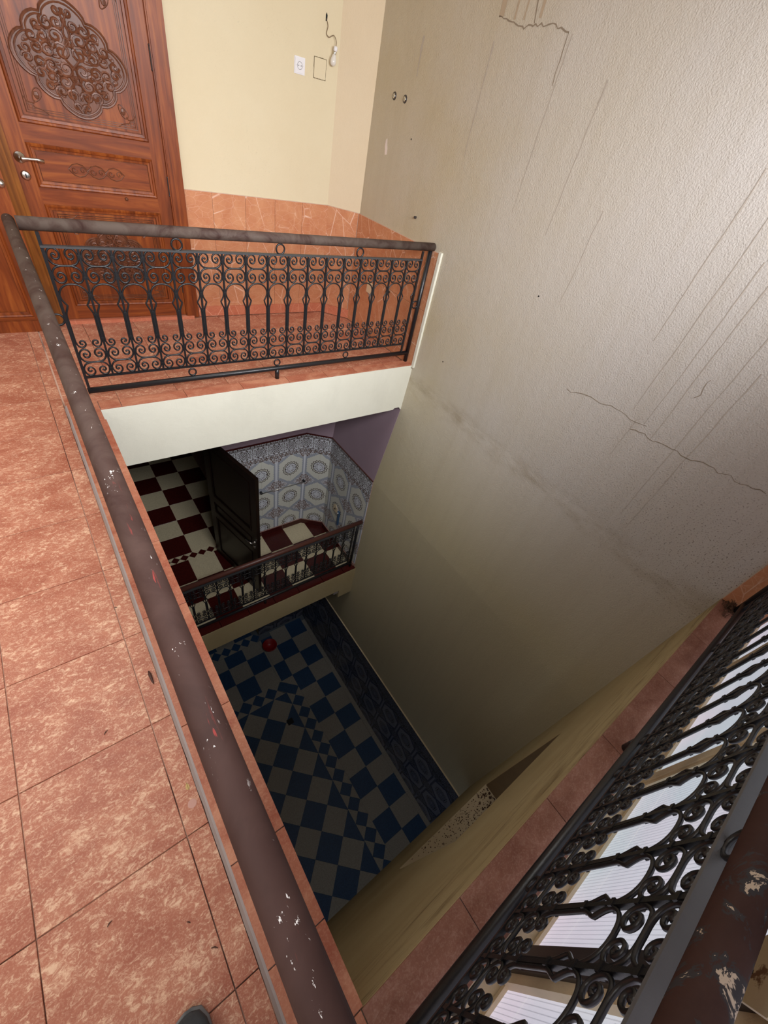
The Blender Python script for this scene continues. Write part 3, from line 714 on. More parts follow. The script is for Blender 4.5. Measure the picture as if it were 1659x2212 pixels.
def railing(loc, rot, length, u0, u1, nb, label, posts, endpost=None, hr0=0, hr1=None, hrz=.965, mat_rail=None, rings_t=(), rings_b=(), sidering=(), pipe=(0, None), zb=0.0, hrs=None, hrr=.029, bar_mat=None):
    """local x along the run, z up. u0..u1: ironwork panel; posts: list of (x, top)"""
    rt = empty('railing', loc); rt.rotation_euler = (0, 0, rot)
    set_(rt, label, 'railing', group=None)
    hr1 = length if hr1 is None else hr1
    a, b = hrs if hrs else ((hr0, 0, hrz), (hr1, 0, hrz))
    tb('handrail', a, b, hrr, mat_rail or M_rail, rt, 28)
    tb('lower_pipe', (pipe[0], 0, .085), (pipe[1] if pipe[1] is not None else length, 0, .085), .0185, M_iron, rt)
    MB().box((u0 - .007, -.0125, .868), (u1 + .007, .0125, .878)).build('top_bar', bar_mat or M_iron2, rt)
    MB().box((u0 - .007, -.0065, .168), (u1 + .007, .0065, .180)).build('bottom_bar', M_iron, rt)
    for u in (u0, u1): MB().box((u - .0075, -.0075, .095), (u + .0075, .0075, hrz - .03)).build('end_bar', M_iron, rt)
    p = (u1 - u0) / nb; s = p / .148
    for i in range(nb + 1):
        if 0 < i < nb: link('baluster', ME_B, rt, (u0 + i * p, 0, 0))
        if i < nb:
            c = u0 + (i + .5) * p
            for z, f in ((.786, 1), (.786, -1), (.265, 1), (.265, -1)):
                o = link('scroll', ME_C, rt, (c, 0, z)); o.scale = (s, 1, f)
            o = link('horseshoe_scroll', ME_H, rt, (c, 0, 0)); o.scale = (s, 1, 1)
    for x in rings_t: link('ring', ME_R, rt, (x, 0, .905))
    for x in rings_b: link('ring', ME_Rs, rt, (x, 0, .132))
    for x, z in sidering: link('ring', ME_R, rt, (x, 0, z))
    for x, top, r in posts: tb('post', (x, 0, .0), (x, 0, top), r, M_iron, rt)
    return rt
RY = .085
railing((0, RY, 0), 0, 2.6, -.02, 2.498, 17, 'black wrought iron railing of the far upper landing with a brown handrail', [(2.575, .94, .018), (1.238, .085, .017)],
        hrs=((-.086, 0, .966), (2.60, 0, .968)), rings_t=(.615, 1.253, 1.885), rings_b=(.604, 1.237, 1.869), sidering=((2.536, .522), (-.056, .52)), pipe=(-.03, 2.575))
railing((-.109, RY, 0), -PI / 2, 3.2, .10, 3.06, 20, 'long railing running down the left side of the well under its scuffed brown handrail', [(.02, .95, .018), (1.6, .085, .017), (3.17, .95, .018)],
        hrr=.0245, hrs=((-.029, -.004, .970), (3.224, .002, .970)), rings_t=(.7, 1.6, 2.5), rings_b=(.7, 1.6, 2.5), pipe=(0, 3.2))
railing((0, -3.11, 0), 0, 2.6, .011, 2.478, 18, 'black wrought iron railing in front of the translucent panels at the lower right', [(2.55, .95, .02), (1.255, .085, .018)],
        hrs=((-.080, 0, .965), (2.60, 0, .965)), rings_t=(.53, 1.25, 2.0), rings_b=(.53, 1.05, 1.25, 2.0), pipe=(-.085, 2.55), bar_mat=M_ironflat)
railing((0, .15, H2 + .03), 0, 2.6, -.02, 2.42, 17, 'black wrought iron railing of the middle landing with a thin reddish handrail', [(2.48, .94, .018), (1.13, .085, .017)],
        hrs=((-.10, 0, .945), (2.535, 0, .945)), rings_t=(), rings_b=(), pipe=(-.03, 2.48), mat_rail=M_railred)

# ------------------------------------------------------------------ middle level
f2 = MB().box((-1.6, .22, H2 - .5), (W_, 4.3, H2 - .006)).box((-1.6, -3.3, H2 - .5), (0, .22, H2 - .006)).build('floor', M_groutd)
set_(f2, 'maroon and ivory checkered floor of the middle landing', 'floor', kind='structure')
P = []
def chk(xs, ys, par, A, B, fn=None):
    out = []
    for i in range(len(xs) - 1):
        for j in range(len(ys) - 1):
            p = rect(min(xs[i], xs[i + 1]), max(xs[i], xs[i + 1]), min(ys[j], ys[j + 1]), max(ys[j], ys[j + 1]))
            if fn: p = fn(p)
            if len(p) > 2: out.append((p, A if (i + j + par) % 2 == 0 else B))
    return out
# landing (front): light tile at x .505-.86, y .93-1.295
chf = lambda p: clip(p, .223, .284, .223 * 2.26 + .284 * 1.31 - .006)
P += chk([-.9, -.565, -.21, .15, .505, .862, 1.237, 1.583, 1.935, 2.30, 2.53], [1.318, .93, .80, .575, .215], 0, M_ivory, M_maroon, chf)
# room beyond the doorway
P += chk([-.85, -.49, -.125, .235, .596, .945, 1.3], [1.432, 1.80, 2.13, 2.49, 2.87, 3.235, 3.58, 3.95], 0, M_ivory, M_maroon)
# threshold chain of diamonds
cx = -.01
while cx < .95:
    q = cliprect([(cx - .0605, 1.375), (cx, 1.318), (cx + .0605, 1.375), (cx, 1.432)], -.1, .93, 1.3, 1.45)
    if len(q) > 2: P.append((q, M_maroon))
    for s in (1.318, 1.432):
        q = cliprect([(cx, s), (cx + .121, s), (cx + .0605, 1.375)], -.1, .93, 1.3, 1.45)
        if len(q) > 2: P.append((q, M_ivory))
    cx += .121
tiles(f2, floorframe(H2 - .006), P, None, g=.001)
segs = [rect(a, b, .075, .215) for a, b in zip([-.2, .16, .522, .892, 1.25, 1.609, 1.99, 2.341], [.16, .522, .892, 1.25, 1.609, 1.99, 2.341, W_ - .03])]
kerb('trim_7', [(-.2, W_ - .02, .075, .22)], segs, 'maroon tile kerb under the middle railing', M_maroon, H2 - .01, H2 + .03, M_groutd, g=.003)
bm = MB().box((-.2, .07, -3.70), (W_, .2, H2 + .022)).box((-1.6, .2, -3.70), (W_, 1.5, -3.60)).box((2.30, .07, -3.88), (W_, .2, -3.70))
set_(bm.build('trim_8', M_near), 'cream plastered slab edge below the middle railing', 'beam', kind='structure')
set_(MB().box((2.22, .09, -3.79), (2.30, .14, -3.70)).box((2.13, .10, -3.73), (2.18, .15, -3.70)).build('wall_bracket', M_mortar), 'small broken bracket hanging under the middle slab by the tall wall', 'bracket')
# walls
w2 = MB().box((.95, 1.31, H2 - .1), (2.26, 1.45, -.40)).box((-1.6, 1.31, -1.2), (.95, 1.45, -.40)).box((-1.6, 1.31, H2 - .1), (-.1, 1.45, -1.2)).build('wall_far', M_lav)
set_(w2, 'lavender plaster wall of the middle landing', 'wall', kind='structure')
zt, xc, yc, xe, ye = -1.57, 2.26, 1.31, X2 + .004, 1.087
c2 = MB().prism([(xc, yc), (xe, ye), (W_, ye), (W_, 1.5), (xc, 1.5)], (Vector((0, 0, H2 - .1)), X, Y, Z), 0, 2.98).build('wall_corner', M_lav)
set_(c2, 'lavender diagonal wall corner of the middle landing', 'wall', kind='structure')
# lavender paint on the tall wall, ending on a slanting edge
q = [(2.592, 0.0, -.49), (2.592, 1.12, -.49), (X2, 1.12, zt), (X2, .105, zt)]
set_(MB().add([(a - .003, b, c_) for a, b, c_ in q] + [(a + .02, b, c_) for a, b, c_ in q],
              [(0, 3, 2, 1), (4, 5, 6, 7), (0, 1, 5, 4), (1, 2, 6, 5), (2, 3, 7, 6), (3, 0, 4, 7)]).build('wall_side', M_lav), 'lavender painted part of the tall wall at the middle landing', 'wall', kind='structure')
def patwall(name, fr, s0, s1, z0, z1, joints, rows, mat, label, uoff, sgn=1, base=M_groutd):
    w = MB().prism(rect(s0, s1, z0, z1), fr, -.002, .006).build(name, base); set_(w, label, 'tiles', kind='structure')
    f2_ = (fr[0] + fr[3] * .006, fr[1], fr[2], fr[3]); o, ex = fr[0], fr[1]
    P = []
    for a, b in zip(joints, joints[1:]):
        for c, d in zip(rows, rows[1:]): P.append(rect(a, b, c, d))
    tiles(w, f2_, P, mat, g=.0006, name='wall_tile', t=.004, uvf=lambda co: ((co - o).dot(ex) * sgn + uoff, co.z), jit=.0001)
    return w
zr = [H2 + .095, -2.9, -2.635, -2.367, -2.10, -1.86, zt]
patwall('wall_dado', (Vector((0, yc, 0)), X, Z, -Y), .97, xc, H2, zt, [.975, 1.18, 1.389, 1.606, 1.823, 2.04, 2.257], zr, M_pat, 'grey and brown printed tiles on the middle landing back wall', 0)
ex2 = Vector((xe - xc, ye - yc, 0)); L2d = ex2.length; ex2.normalize(); n2d = Vector((ex2.y, -ex2.x, 0))
frD2 = (Vector((xc, yc, 0)), ex2, Z, n2d)
patwall('wall_dado', frD2, 0, L2d, H2, zt, [.002, .217, L2d - .004], zr, M_pat, 'printed tiles on the diagonal corner of the middle landing', xc)
patwall('wall_dado', (Vector((X2 + .001, 0, 0)), Y, Z, -X), .105, ye, H2, zt, [.108, .33, .55, .765, .98, ye - .004], zr, M_pat, 'printed tiles on the tall wall at the middle landing', 2.04 - .756, 1)
set_(MB().box((.97, yc - .02, zt - .002), (xc, yc, zt + .012)).prism(rect(0, L2d, zt - .002, zt + .012), frD2, 0, .016).build('trim_9', M_maroon), 'maroon tile edging on top of the printed tiles', 'trim', kind='structure')
set_(MB().box((X2 - .016, .105, zt - .002), (X2 + .01, ye, zt + .012)).build('trim_10', M_railred), 'reddish edging above the printed tiles on the tall wall', 'trim', kind='structure')
bs = MB().box((.97, yc - .018, H2), (xc, yc - .004, H2 + .085)).build('baseboard_far', M_groutd); set_(bs, 'maroon skirting tiles along the middle landing wall', 'baseboard', kind='structure')
tiles(bs, (Vector((0, yc - .018, 0)), X, Z, -Y), [rect(a, b, H2, H2 + .09) for a, b in ((.97, 1.22), (1.22, 1.575), (1.575, 1.93), (1.93, 2.252))], M_maroon, name='skirting_tile', t=.006, g=.0025)
bs = MB().prism(rect(0, L2d, H2, H2 + .085), (frD2[0] + n2d * .01, ex2, Z, n2d), 0, .008).build('baseboard_corner', M_groutd); set_(bs, 'maroon skirting tile on the diagonal corner', 'baseboard', kind='structure')
tiles(bs, (frD2[0] + n2d * .018, ex2, Z, n2d), [rect(0, L2d, H2, H2 + .09)], M_maroon, name='skirting_tile', t=.006, g=.0025)
bs = MB().box((X2 - .018, .13, H2), (X2 - .006, ye, H2 + .085)).build('baseboard_right', M_groutd); set_(bs, 'maroon skirting tiles along the tall wall', 'baseboard', kind='structure')
tiles(bs, (Vector((X2 - .018, 0, 0)), Y, Z, -X), [rect(a, b, H2, H2 + .09) for a, b in ((.20, .38), (.38, .73), (.73, ye - .02))], M_maroon, name='skirting_tile', t=.006, g=.0025)
# dark open door leaf
hx, hy, ex_, ey_ = .925, 1.30, 1.150, .352
dl = empty('door_3', (hx, hy, H2)); set_(dl, 'very dark glossy wooden door standing open on the middle landing', 'door', kind='structure')
DL = math.hypot(ex_ - hx, ey_ - hy); dl.rotation_euler = (0, 0, math.atan2(ey_ - hy, ex_ - hx))
def dr(name, mb, mat, smooth=False): return mb.build(name, mat, dl, smooth)
dr('leaf', MB().box((.0, -.014, .012), (DL, .014, 2.05)), M_darkwood)
for s in (-1, 1):
    y0, y1 = (s * .014, s * .022)
    for a, b in ((0, .1), (DL - .1, DL)): dr('stile', MB().box((a, y0, .012), (b, y1, 2.05)), M_darkwood)
    for a, b in ((.012, .12), (.80, .90), (1.08, 1.18), (1.95, 2.05)): dr('rail', MB().box((.1, y0, a), (DL - .1, y1, b)), M_darkwood)
    for a, b in ((.12, .80), (.90, 1.08), (1.18, 1.95)):
        mb = MB().tube([(.115, s * .02, a + .015), (DL - .115, s * .02, a + .015), (DL - .115, s * .02, b - .015), (.115, s * .02, b - .015)], .009, 6, True)
        dr('moulding', mb, M_darkwood)
    hb = MB().lathe([(.003, 0), (.026, 0), (.028, .005), (.01, .012), (.009, .045)], (DL - .055, s * .022, 1.02), (0, s, 0), 16)
    hb.tube([(DL - .055, s * .064, 1.02), (DL - .1, s * .068, 1.022), (DL - .165, s * .064, 1.015)], [.010, .008, .010], 8)
    dr('handle', hb, M_steel, True)
    dr('lock_plate', MB().lathe([(.003, 0), (.022, 0), (.02, .006), (.004, .007)], (DL - .055, s * .022, .93), (0, s, 0), 14), M_steel, True)
# towel bar, plate, blue thing
tr = empty('towel_rail', (1.93, 1.29, -2.385)); set_(tr, 'thin metal rail on two dark knobs across the printed tiles', 'rail')
MB().tube([(-.34, -.03, .0), (.32, -.03, -.01)], .006, 8).build('bar', M_steel, tr, True)
for x in (-.34, .32): MB().lathe([(.016, 0), (.018, .01), (.012, .02), (.02, .034), (.014, .046)], (x, .013, -.003), (0, -1, 0), 12).build('knob', M_iron, tr, True)
sp = empty('outlet_plate', (X2 - .011, .78, -2.62)); set_(sp, 'cream outlet plate with a torn corner on the printed tiles', 'outlet')
MB().prism([(-.05, -.07), (.045, -.06), (.05, .04), (.0, .075), (-.05, .03)], (Vector((0, 0, 0)), Y, Z, -X), 0, .008).build('plate', M_cream, sp)
MB().lathe([(.012, 0), (.014, .006), (.01, .008)], (-.008, .0, -.01), (-1, 0, 0), 12).build('socket', M_black, sp)
bb = empty('scrubbing_brush', (X2 - .015, .67, -2.74)); set_(bb, 'blue plastic brush hanging on the printed tiles', 'brush')
MB().box((-.018, -.018, -.13), (.004, .018, .14)).build('grip', M_bluep, bb)
MB().lathe([(.01, 0), (.012, .01), (.006, .016)], (-.018, 0, .12), (-1, 0, 0), 10).build('hanging_hole', M_white, bb)

# closing surfaces of the middle level (mostly unseen, they keep daylight out)
def struct_box(name, a, b, mat, label): return set_(MB().box(a, b).build(name, mat), label, 'wall', kind='structure')
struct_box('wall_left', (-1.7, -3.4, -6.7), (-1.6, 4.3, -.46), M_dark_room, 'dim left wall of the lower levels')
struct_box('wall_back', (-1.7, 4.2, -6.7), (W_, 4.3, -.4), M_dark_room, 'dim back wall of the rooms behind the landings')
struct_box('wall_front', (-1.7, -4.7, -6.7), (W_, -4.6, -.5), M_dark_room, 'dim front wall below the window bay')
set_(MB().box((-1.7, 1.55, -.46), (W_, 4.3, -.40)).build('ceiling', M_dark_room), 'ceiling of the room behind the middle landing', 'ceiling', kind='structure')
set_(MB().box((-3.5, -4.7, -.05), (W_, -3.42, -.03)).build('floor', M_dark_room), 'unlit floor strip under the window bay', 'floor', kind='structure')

# ------------------------------------------------------------------ near wall of the well with its opening
y0, y1 = -3.24, -3.02
nw = MB()
def wallpiece(x0, x1, z0, z1): nw.box((x0, y0, z0), (x1, y1, z1))
wallpiece(0, .84, -4.42, -.04); wallpiece(1.88, W_, -4.42, -.04); wallpiece(.84, 1.88, -1.13, -.04); nw.box((0, -3.10, -.04), (W_, y1, -.009)); wallpiece(.84, 1.88, -4.42, -2.58)
wallpiece(-1.6, 0, -4.42, -.45)
set_(nw.build('wall_near', M_nearw), 'stained cream wall of the well below the near railing with a window opening', 'wall', kind='structure')
M_sill = plaster('dirty_sill', sr(184, 168, 140), sr(166, 150, 122), bump=.3, dirt=.9)
sl = MB().box((.84, -3.24, -2.585), (1.88, -3.015, -2.565)); sl = set_(sl.build('trim_11', M_sill), 'pale sill of the opening in the near wall, littered with dirt', 'sill', kind='structure')
dm = MB(); R = random.Random(5)
for i in range(420):
    t = R.random(); x = .9 + .96 * (t ** .6); y = -3.02 - R.random() * .2; r = R.uniform(.0015, .004) * (1 + 1.2 * (x > 1.7) * R.random())
    dm.sphere((x, y, -2.564), r, (R.uniform(.8, 2), R.uniform(.8, 2), .7), 6)
set_(dm.build('dirt', plain('dark_dirt', sr(64, 42, 28), .95)), 'dark crumbs of dirt on the sill of the near wall opening', 'dirt', kind='stuff')
MB().box((1.872, -3.24, -2.565), (1.8805, -3.021, -1.13)).build('shaded_reveal', plain('reveal_shade_brown', sr(122, 98, 66), .9, bump=.3), bpy.data.objects['wall_near'])  # thin facing added on the jamb, its shade put into the brown
struct_box('wall_passage', (.6, -4.0, -4.4), (2.2, -3.9, -.5), M_dark_room, 'dim wall behind the opening in the near wall')

# ------------------------------------------------------------------ lower level: blue floor
f3 = MB().box((-1.6, -4.6, H3 - .2), (W_, 4.3, H3 - .006)).build('floor', M_groutb)
set_(f3, 'blue and white checkered floor at the bottom of the well', 'floor', kind='structure')
P = []
s = .3535; d = .25
# inner field, turned 45 degrees: diagonals along x and y of .5
for i in range(-6, 5):
    for j in range(-16, 4):
        if (i + j) % 2: continue
        cx, cy = 1.232 + .248 * i, -.187 + .2485 * j
        q = cliprect([(cx - .248, cy), (cx, cy - .2485), (cx + .248, cy), (cx, cy + .2485)], -.3, 1.484, -3.2, .06)
        if len(q) > 2: P.append((q, M_bwhite if (i % 2 == 0) else M_blue))
# chain along the right of the field
def chain_y(x0, x1, ys_, A, B):
    out = []; xm = (x0 + x1) / 2
    for c, e in zip(ys_, ys_[1:]):
        h = (c - e) / 2; m_ = (c + e) / 2
        out.append(([(x0, m_), (xm, e), (x1, m_), (xm, c)], A))
        out.append(([(x0, m_), (x0, m_ - 2 * h), (xm, e)], B)); out.append(([(x1, m_), (xm, e), (x1, m_ - 2 * h)], B))
    return out
P += chain_y(1.484, 1.732, [-.065 - .2465 * k for k in range(0, 14)], M_blue, M_bwhite)
P.append(([(1.484, .06), (1.608, -.065), (1.484, -.19)], M_bwhite)); P.append(([(1.732, .05), (1.732, -.19), (1.608, -.065)], M_bwhite))
xsq = [1.345 - .2465 * k for k in range(0, 8)]
for a, b in zip(xsq, xsq[1:]):
    m_ = (a + b) / 2
    P.append(([(b, .182), (m_, .06), (a, .182), (m_, .305)], M_blue))
    P.append(([(m_, .06), (m_ - .2465, .06), (b, .182)], M_bwhite)); P.append(([(m_, .305), (b, .182), (m_ - .2465, .305)], M_bwhite))
P.append(([(1.345, .182), (1.45, .305), (1.22, .305)], M_bwhite)); P.append(([(1.345, .182), (1.22, .06), (1.45, .06)], M_bwhite))
P.append(([(1.345, .182), (1.484, .0605), (1.608, -.065), (1.732, .055), (1.608, .180), (1.47, .303)], M_blue))
P.append(([(1.732, .055), (1.732, .305), (1.47, .305), (1.608, .18)], M_bwhite))
# outer checkers, right border (two tiles wide) and far border
ysb = [-.04 + .3555 * k for k in range(-9, 5)]
for i, (a, b) in enumerate(((1.732, 2.082), (2.082, 2.445))):
    for j, (c, e) in enumerate(zip(ysb, ysb[1:])):
        if c > 1.3: continue
        P.append((rect(a, b, c, min(e, 1.42)), M_blue if (i + j) % 2 == 1 else M_bwhite))
for c, e in zip(ysb, ysb[1:]): P.append((cliprect(rect(2.445, 2.525, c, e), 2.4, 2.6, -3.3, 1.3), M_bwhite))
xl = [1.732, 1.50, 1.462, 1.10, .74, .38, .02, -.3]
for i, (b, a) in enumerate(zip(xl, xl[1:])):
    for j, (c, e) in enumerate(((.305, .675), (.675, 1.03), (1.03, 1.295))):
        mat = M_bwhite if i == 1 else (M_blue if (i + j) % 2 == (0 if i == 0 else 1) else M_bwhite)
        P.append((rect(a, b, c, e), mat))
cx = 1.424
while cx > .3:
    P.append(([(cx - .1, 1.395), (cx, 1.295), (cx + .1, 1.395), (cx, 1.495)], M_blue))
    for z_ in (1.295, 1.495): P.append(([(cx, z_), (cx - .2, z_), (cx - .1, 1.395)], M_bwhite))
    cx -= .2
P += chk([1.4, 1.04, .68, .32, -.04], [1.495, 1.85, 2.2], 0, M_blue, M_bwhite)
P = [(p, m) for p, m in P if len(p) > 2]
tiles(f3, floorframe(H3 - .006), P, None, g=.001)
set_(MB().box((1.25, -.50, H3 + .0005), (1.36, -.40, H3 + .004)).build('floor_drain', M_black), 'small black square drain cover in the blue floor', 'drain')
w3 = MB().box((1.52, 1.425, H3), (W_, 1.55, -3.6)).box((-1.6, 1.425, -4.4), (1.52, 1.55, -3.6)).build('wall_far', M_near); set_(w3, 'cream wall at the far side of the bottom level', 'wall', kind='structure')
zr3 = [H3 + .01, -6.25, -5.97, -5.69, -5.42, -5.145, -4.86]
patwall('wall_dado', (Vector((0, 1.425, 0)), X, Z, -Y), 1.52, 2.6, H3, -4.86, [1.52, 1.662, 1.884, 2.107, 2.33, 2.59], zr3, M_patb, 'dark blue printed tiles on the far wall of the bottom level', 0, base=M_groutb)
ymj = [1.40 - .222 * k for k in range(0, 27)][::-1]
patwall('wall_dado', (Vector((X2 - .003, 0, 0)), Y, Z, -X), -4.5, 1.42, H3, -4.86, ymj, zr3, M_patb, 'dark blue printed tiles along the foot of the tall wall', 1.0, base=M_groutb)
set_(MB().box((X2 - .022, -4.5, -4.865), (X2 + .01, 1.42, -4.85)).build('trim_12', M_cream), 'pale edging on top of the blue printed tiles', 'trim', kind='structure')
bk = empty('washing_up_bowl', (1.60, 1.06, H3)); set_(bk, 'round dark red plastic bowl on the blue tiles by the far wall', 'bowl')
MB().lathe([(.085, .002), (.095, .004), (.125, .10), (.138, .105), (.138, .110), (.118, .108), (.09, .012), (.01, .010)], (0, 0, 0), (0, 0, 1), 24).build('bowl', M_redp, bk, True)
MB().tube([(.138 * math.cos(a * PI / 12), .138 * math.sin(a * PI / 12), .108) for a in range(24)], .006, 6, True).build('rim', M_redp, bk, True)

# ------------------------------------------------------------------ window bay behind the near railing
YP = -3.235
def window(n, x0, x1, label, z0=.0, z1=2.6):
    w = empty('window_%d' % n, ((x0 + x1) / 2, YP, z0)); set_(w, label, 'window', kind='structure')
    hw = (x1 - x0) / 2
    MB().box((-hw, -.008, .01), (hw, .0, z1 - z0)).build('sheet', M_panel, w)
    MB().box((-hw, -.02, -.01), (hw, .010, .012)).build('bottom_frame', M_cream, w)
    MB().box((-hw, -.02, z1 - z0), (hw, .010, z1 - z0 + .04)).build('top_frame', M_cream, w)
    MB().box((-hw, -.016, 1.24), (hw, .012, 1.28)).build('transom', M_frame, w)
    return w
window(1, -.30, .347, 'ribbed translucent sheet at the near corner of the window bay')
window(2, .447, 1.19, 'widest ribbed translucent sheet between the dark and the first cream post')
window(3, 1.262, 2.085, 'ribbed translucent sheet between the two cream posts')
window(4, 2.14, W_ - .01, 'narrow ribbed translucent sheet next to the tall wall')
set_(MB().box((.372, -3.262, -.02), (.45, -3.205, 2.64)).build('trim_14', M_frame), 'dark metal window post behind the near railing', 'post', kind='structure')
set_(MB().box((.345, -3.255, -.02), (.373, -3.215, 2.64)).build('trim_15', M_cream), 'narrow cream strip beside the dark window post', 'post', kind='structure')
set_(MB().box((1.187, -3.255, -.02), (1.265, -3.222, 2.64)).box((1.205, -3.224, -.02), (1.215, -3.216, 2.64)).build('trim_16', M_cream), 'cream window post with a fine groove', 'post', kind='structure')
set_(MB().box((2.08, -3.255, -.02), (2.14, -3.222, 2.64)).build('trim_17', M_cream), 'cream window post nearest the tall wall', 'post', kind='structure')
set_(MB().box((-.30, -3.27, -.06), (W_, -3.17, -.012)).build('trim_18', M_cream), 'cream painted sill strip behind the near kerb', 'sill', kind='structure')
# solid wall left of the bay, and shell of the upper storey
struct_box('wall_front', (-3.5, -3.32, -.05), (-2.6, -3.22, 3.05), M_yellow, 'yellow wall behind the photographer')
struct_box('wall_front', (-2.6, -3.32, 2.66), (W_, -3.22, 3.05), M_yellow, 'yellow lintel above the window bay')
struct_box('wall_front', (-2.6, -3.32, -.05), (-.30, -3.22, .9), M_yellow, 'low yellow parapet behind the photographer')
struct_box('wall_left', (-3.5, -3.32, -.05), (-3.4, 1.6, 3.05), M_yellow, 'yellow left wall of the upper landing')
c = MB().box((-3.5, -3.4, 3.05), (-2.1, 1.7, 3.15)).box((-2.1, .8, 3.05), (2.85, 1.7, 3.15)).box((-2.1, -3.4, 3.05), (2.85, -2.0, 3.15)).box((-.3, -2.0, 3.05), (2.85, .8, 3.15))
set_(c.build('ceiling', M_ceil), 'white ceiling with an opening added above the landing for its light', 'ceiling', kind='structure')  # opening shaped to send light onto the landing, not the well

# bracket hanging behind the near handrail
br = empty('metal_bracket', (.412, -3.19, .887)); set_(br, 'rusty cream metal bracket with a round hole at the lower right corner', 'bracket')
mb = MB(); pts = [(-.09, .06), (-.06, -.02), (-.03, -.055), (.01, -.06), (.07, .03), (.075, .10), (.0, .11)]
hole = [(-.018 + .014 * math.cos(a), -.012 + .019 * math.sin(a)) for a in [2 * PI * k / 14 for k in range(14)]]
v = [(p[0], 0, p[1]) for p in pts]; 
mb.prism(pts, (Vector((0, 0, 0)), X, Z, Y), 0, .006)
br.scale = (.85, .85, .85)
mb.build('plate', M_creamr, br)
MB().prism(hole, (Vector((0, .0062, 0)), X, Z, Y), 0, .0006).build('hole', M_black, br)

# ------------------------------------------------------------------ small things, upper landing
so = empty('power_socket', (2.041, 1.425, 1.80)); set_(so, 'square white wall socket on the yellow wall', 'socket')
MB().prism(rect(-.045, .045, -.047, .047), (Vector((0, 0, 0)), X, Z, -Y), 0, .006).prism(rect(-.038, .038, -.04, .04), (Vector((0, 0, 0)), X, Z, -Y), .006, .010).build('plate', M_white, so)
MB().tube([(.021 * math.cos(k * PI / 10), -.0105, .021 * math.sin(k * PI / 10)) for k in range(20)], .0016, 5, True).build('well_rim', plain('grey_edge', sr(150, 148, 150), .5), so)
for x in (-.010, .010): MB().lathe([(.0028, 0), (.0028, .002)], (x, -.010, 0), (0, -1, 0), 8).build('pin_hole', M_black, so)
for x in (-.026, .026): MB().lathe([(.002, 0), (.002, .002)], (x, -.010, 0), (0, -1, 0), 8).build('screw', M_steel, so)
cp = empty('cover_plate', (2.22, 1.425, 1.817)); set_(cp, 'blank cover plate painted yellow with a dark dirty outline beside the bulb', 'cover plate')
MB().prism(rect(-.052, .052, -.056, .056), (Vector((0, 0, 0)), X, Z, -Y), 0, .003).build('plate', M_yellow, cp)
mb = MB()
for a, b in (((-.054, -.058), (.054, -.058)), ((.054, -.058), (.054, .058)), ((.054, .058), (-.054, .058)), ((-.054, .058), (-.054, -.058))):
    n = 9; pts = [(a[0] + (b[0] - a[0]) * i / n + random.uniform(-.001, .001), -.0015, a[1] + (b[1] - a[1]) * i / n + random.uniform(-.001, .001)) for i in range(n + 1)]
    mb.tube(pts, [random.uniform(.0012, .0026) for _ in pts], 5)
mb.build('gap', plain('grime', sr(104, 88, 60), .9), cp)
lb = empty('hanging_bulb', (2.31, 1.40, 1.9)); set_(lb, 'bare white light bulb hanging on a short wire from a hole in the yellow wall', 'light bulb')
MB().tube([Vector(p) - Vector(lb.location) for p in catmull([(2.251, 1.426, 2.085), (2.262, 1.412, 2.05), (2.255, 1.415, 2.01), (2.275, 1.405, 1.995), (2.31, 1.40, 2.012), (2.333, 1.395, 1.985), (2.326, 1.385, 1.955)], 4)], .0025, 6).build('wire', plain('grey_brown_wire', sr(120, 100, 76), .6), lb, True)
ax = Vector((-.018, -.0, -.1)).normalized()
MB().lathe([(.004, 0), (.013, .002), (.0155, .008), (.0155, .026), (.012, .030)], Vector((.016, -.017, .06)), ax, 16).build('lamp_holder', M_white, lb, True)
MB().lathe([(.012, .0), (.013, .002), (.013, .014), (.0115, .018)], Vector((.0105, -.017, .032)), ax, 16).build('screw_cap', M_steel, lb, True)
MB().lathe([(.012, .0), (.016, .012), (.021, .026), (.0235, .040), (.022, .052), (.016, .062), (.006, .067)], Vector((.0075, -.017, .016)), ax, 20).build('glass', M_bulb, lb, True)
set_(MB().prism([(-.006, -.02), (.006, -.016), (.008, .01), (0, .024), (-.007, .012)], (Vector((2.252, 1.4255, 2.09)), X, Z, -Y), 0, .002).build('wall_hole', M_black), 'dark ragged hole in the yellow wall above the bulb', 'hole')
for i, (y, z, lab) in enumerate(((.924, 1.775, 'round bolt socket on the tall wall, nearer the yellow wall'), (.784, 1.77, 'round bolt socket on the tall wall, farther from the yellow wall'))):
    e = empty('wall_anchor', (W_, y, z)); set_(e, lab, 'bolt', group='pair of bolt sockets on the tall wall')
    MB().lathe([(.026, -.001), (.024, .002), (.018, .003), (.016, .0025)], (0, 0, 0), (-1, 0, 0), 18).build('chipped_hole', M_frame, e)
    MB().lathe([(.014, .0), (.015, .006), (.010, .008), (.008, .005)], (0, 0, 0), (-1, 0, 0), 16).build('bolt', M_steel, e, True)
set_(MB().prism([(-.02, -.05), (.005, -.055), (.012, -.02), (.02, .0), (.016, .04), (0, .05), (-.006, .015), (-.018, -.01)], (Vector((W_ - .0003, .935, 1.472)), Y, Z, -X), 0, .0012).build('filler_patch', plain('white_filler', sr(226, 214, 208), .8)), 'small white filler patch on the tall wall', 'patch')
set_(MB().lathe([(.009, -.01), (.009, .018), (.006, .02)], (W_, .385, 1.101), (-1, 0, 0), 10).build('wall_plug', M_frame), 'short dark peg sticking out of the tall wall above the dado', 'peg')
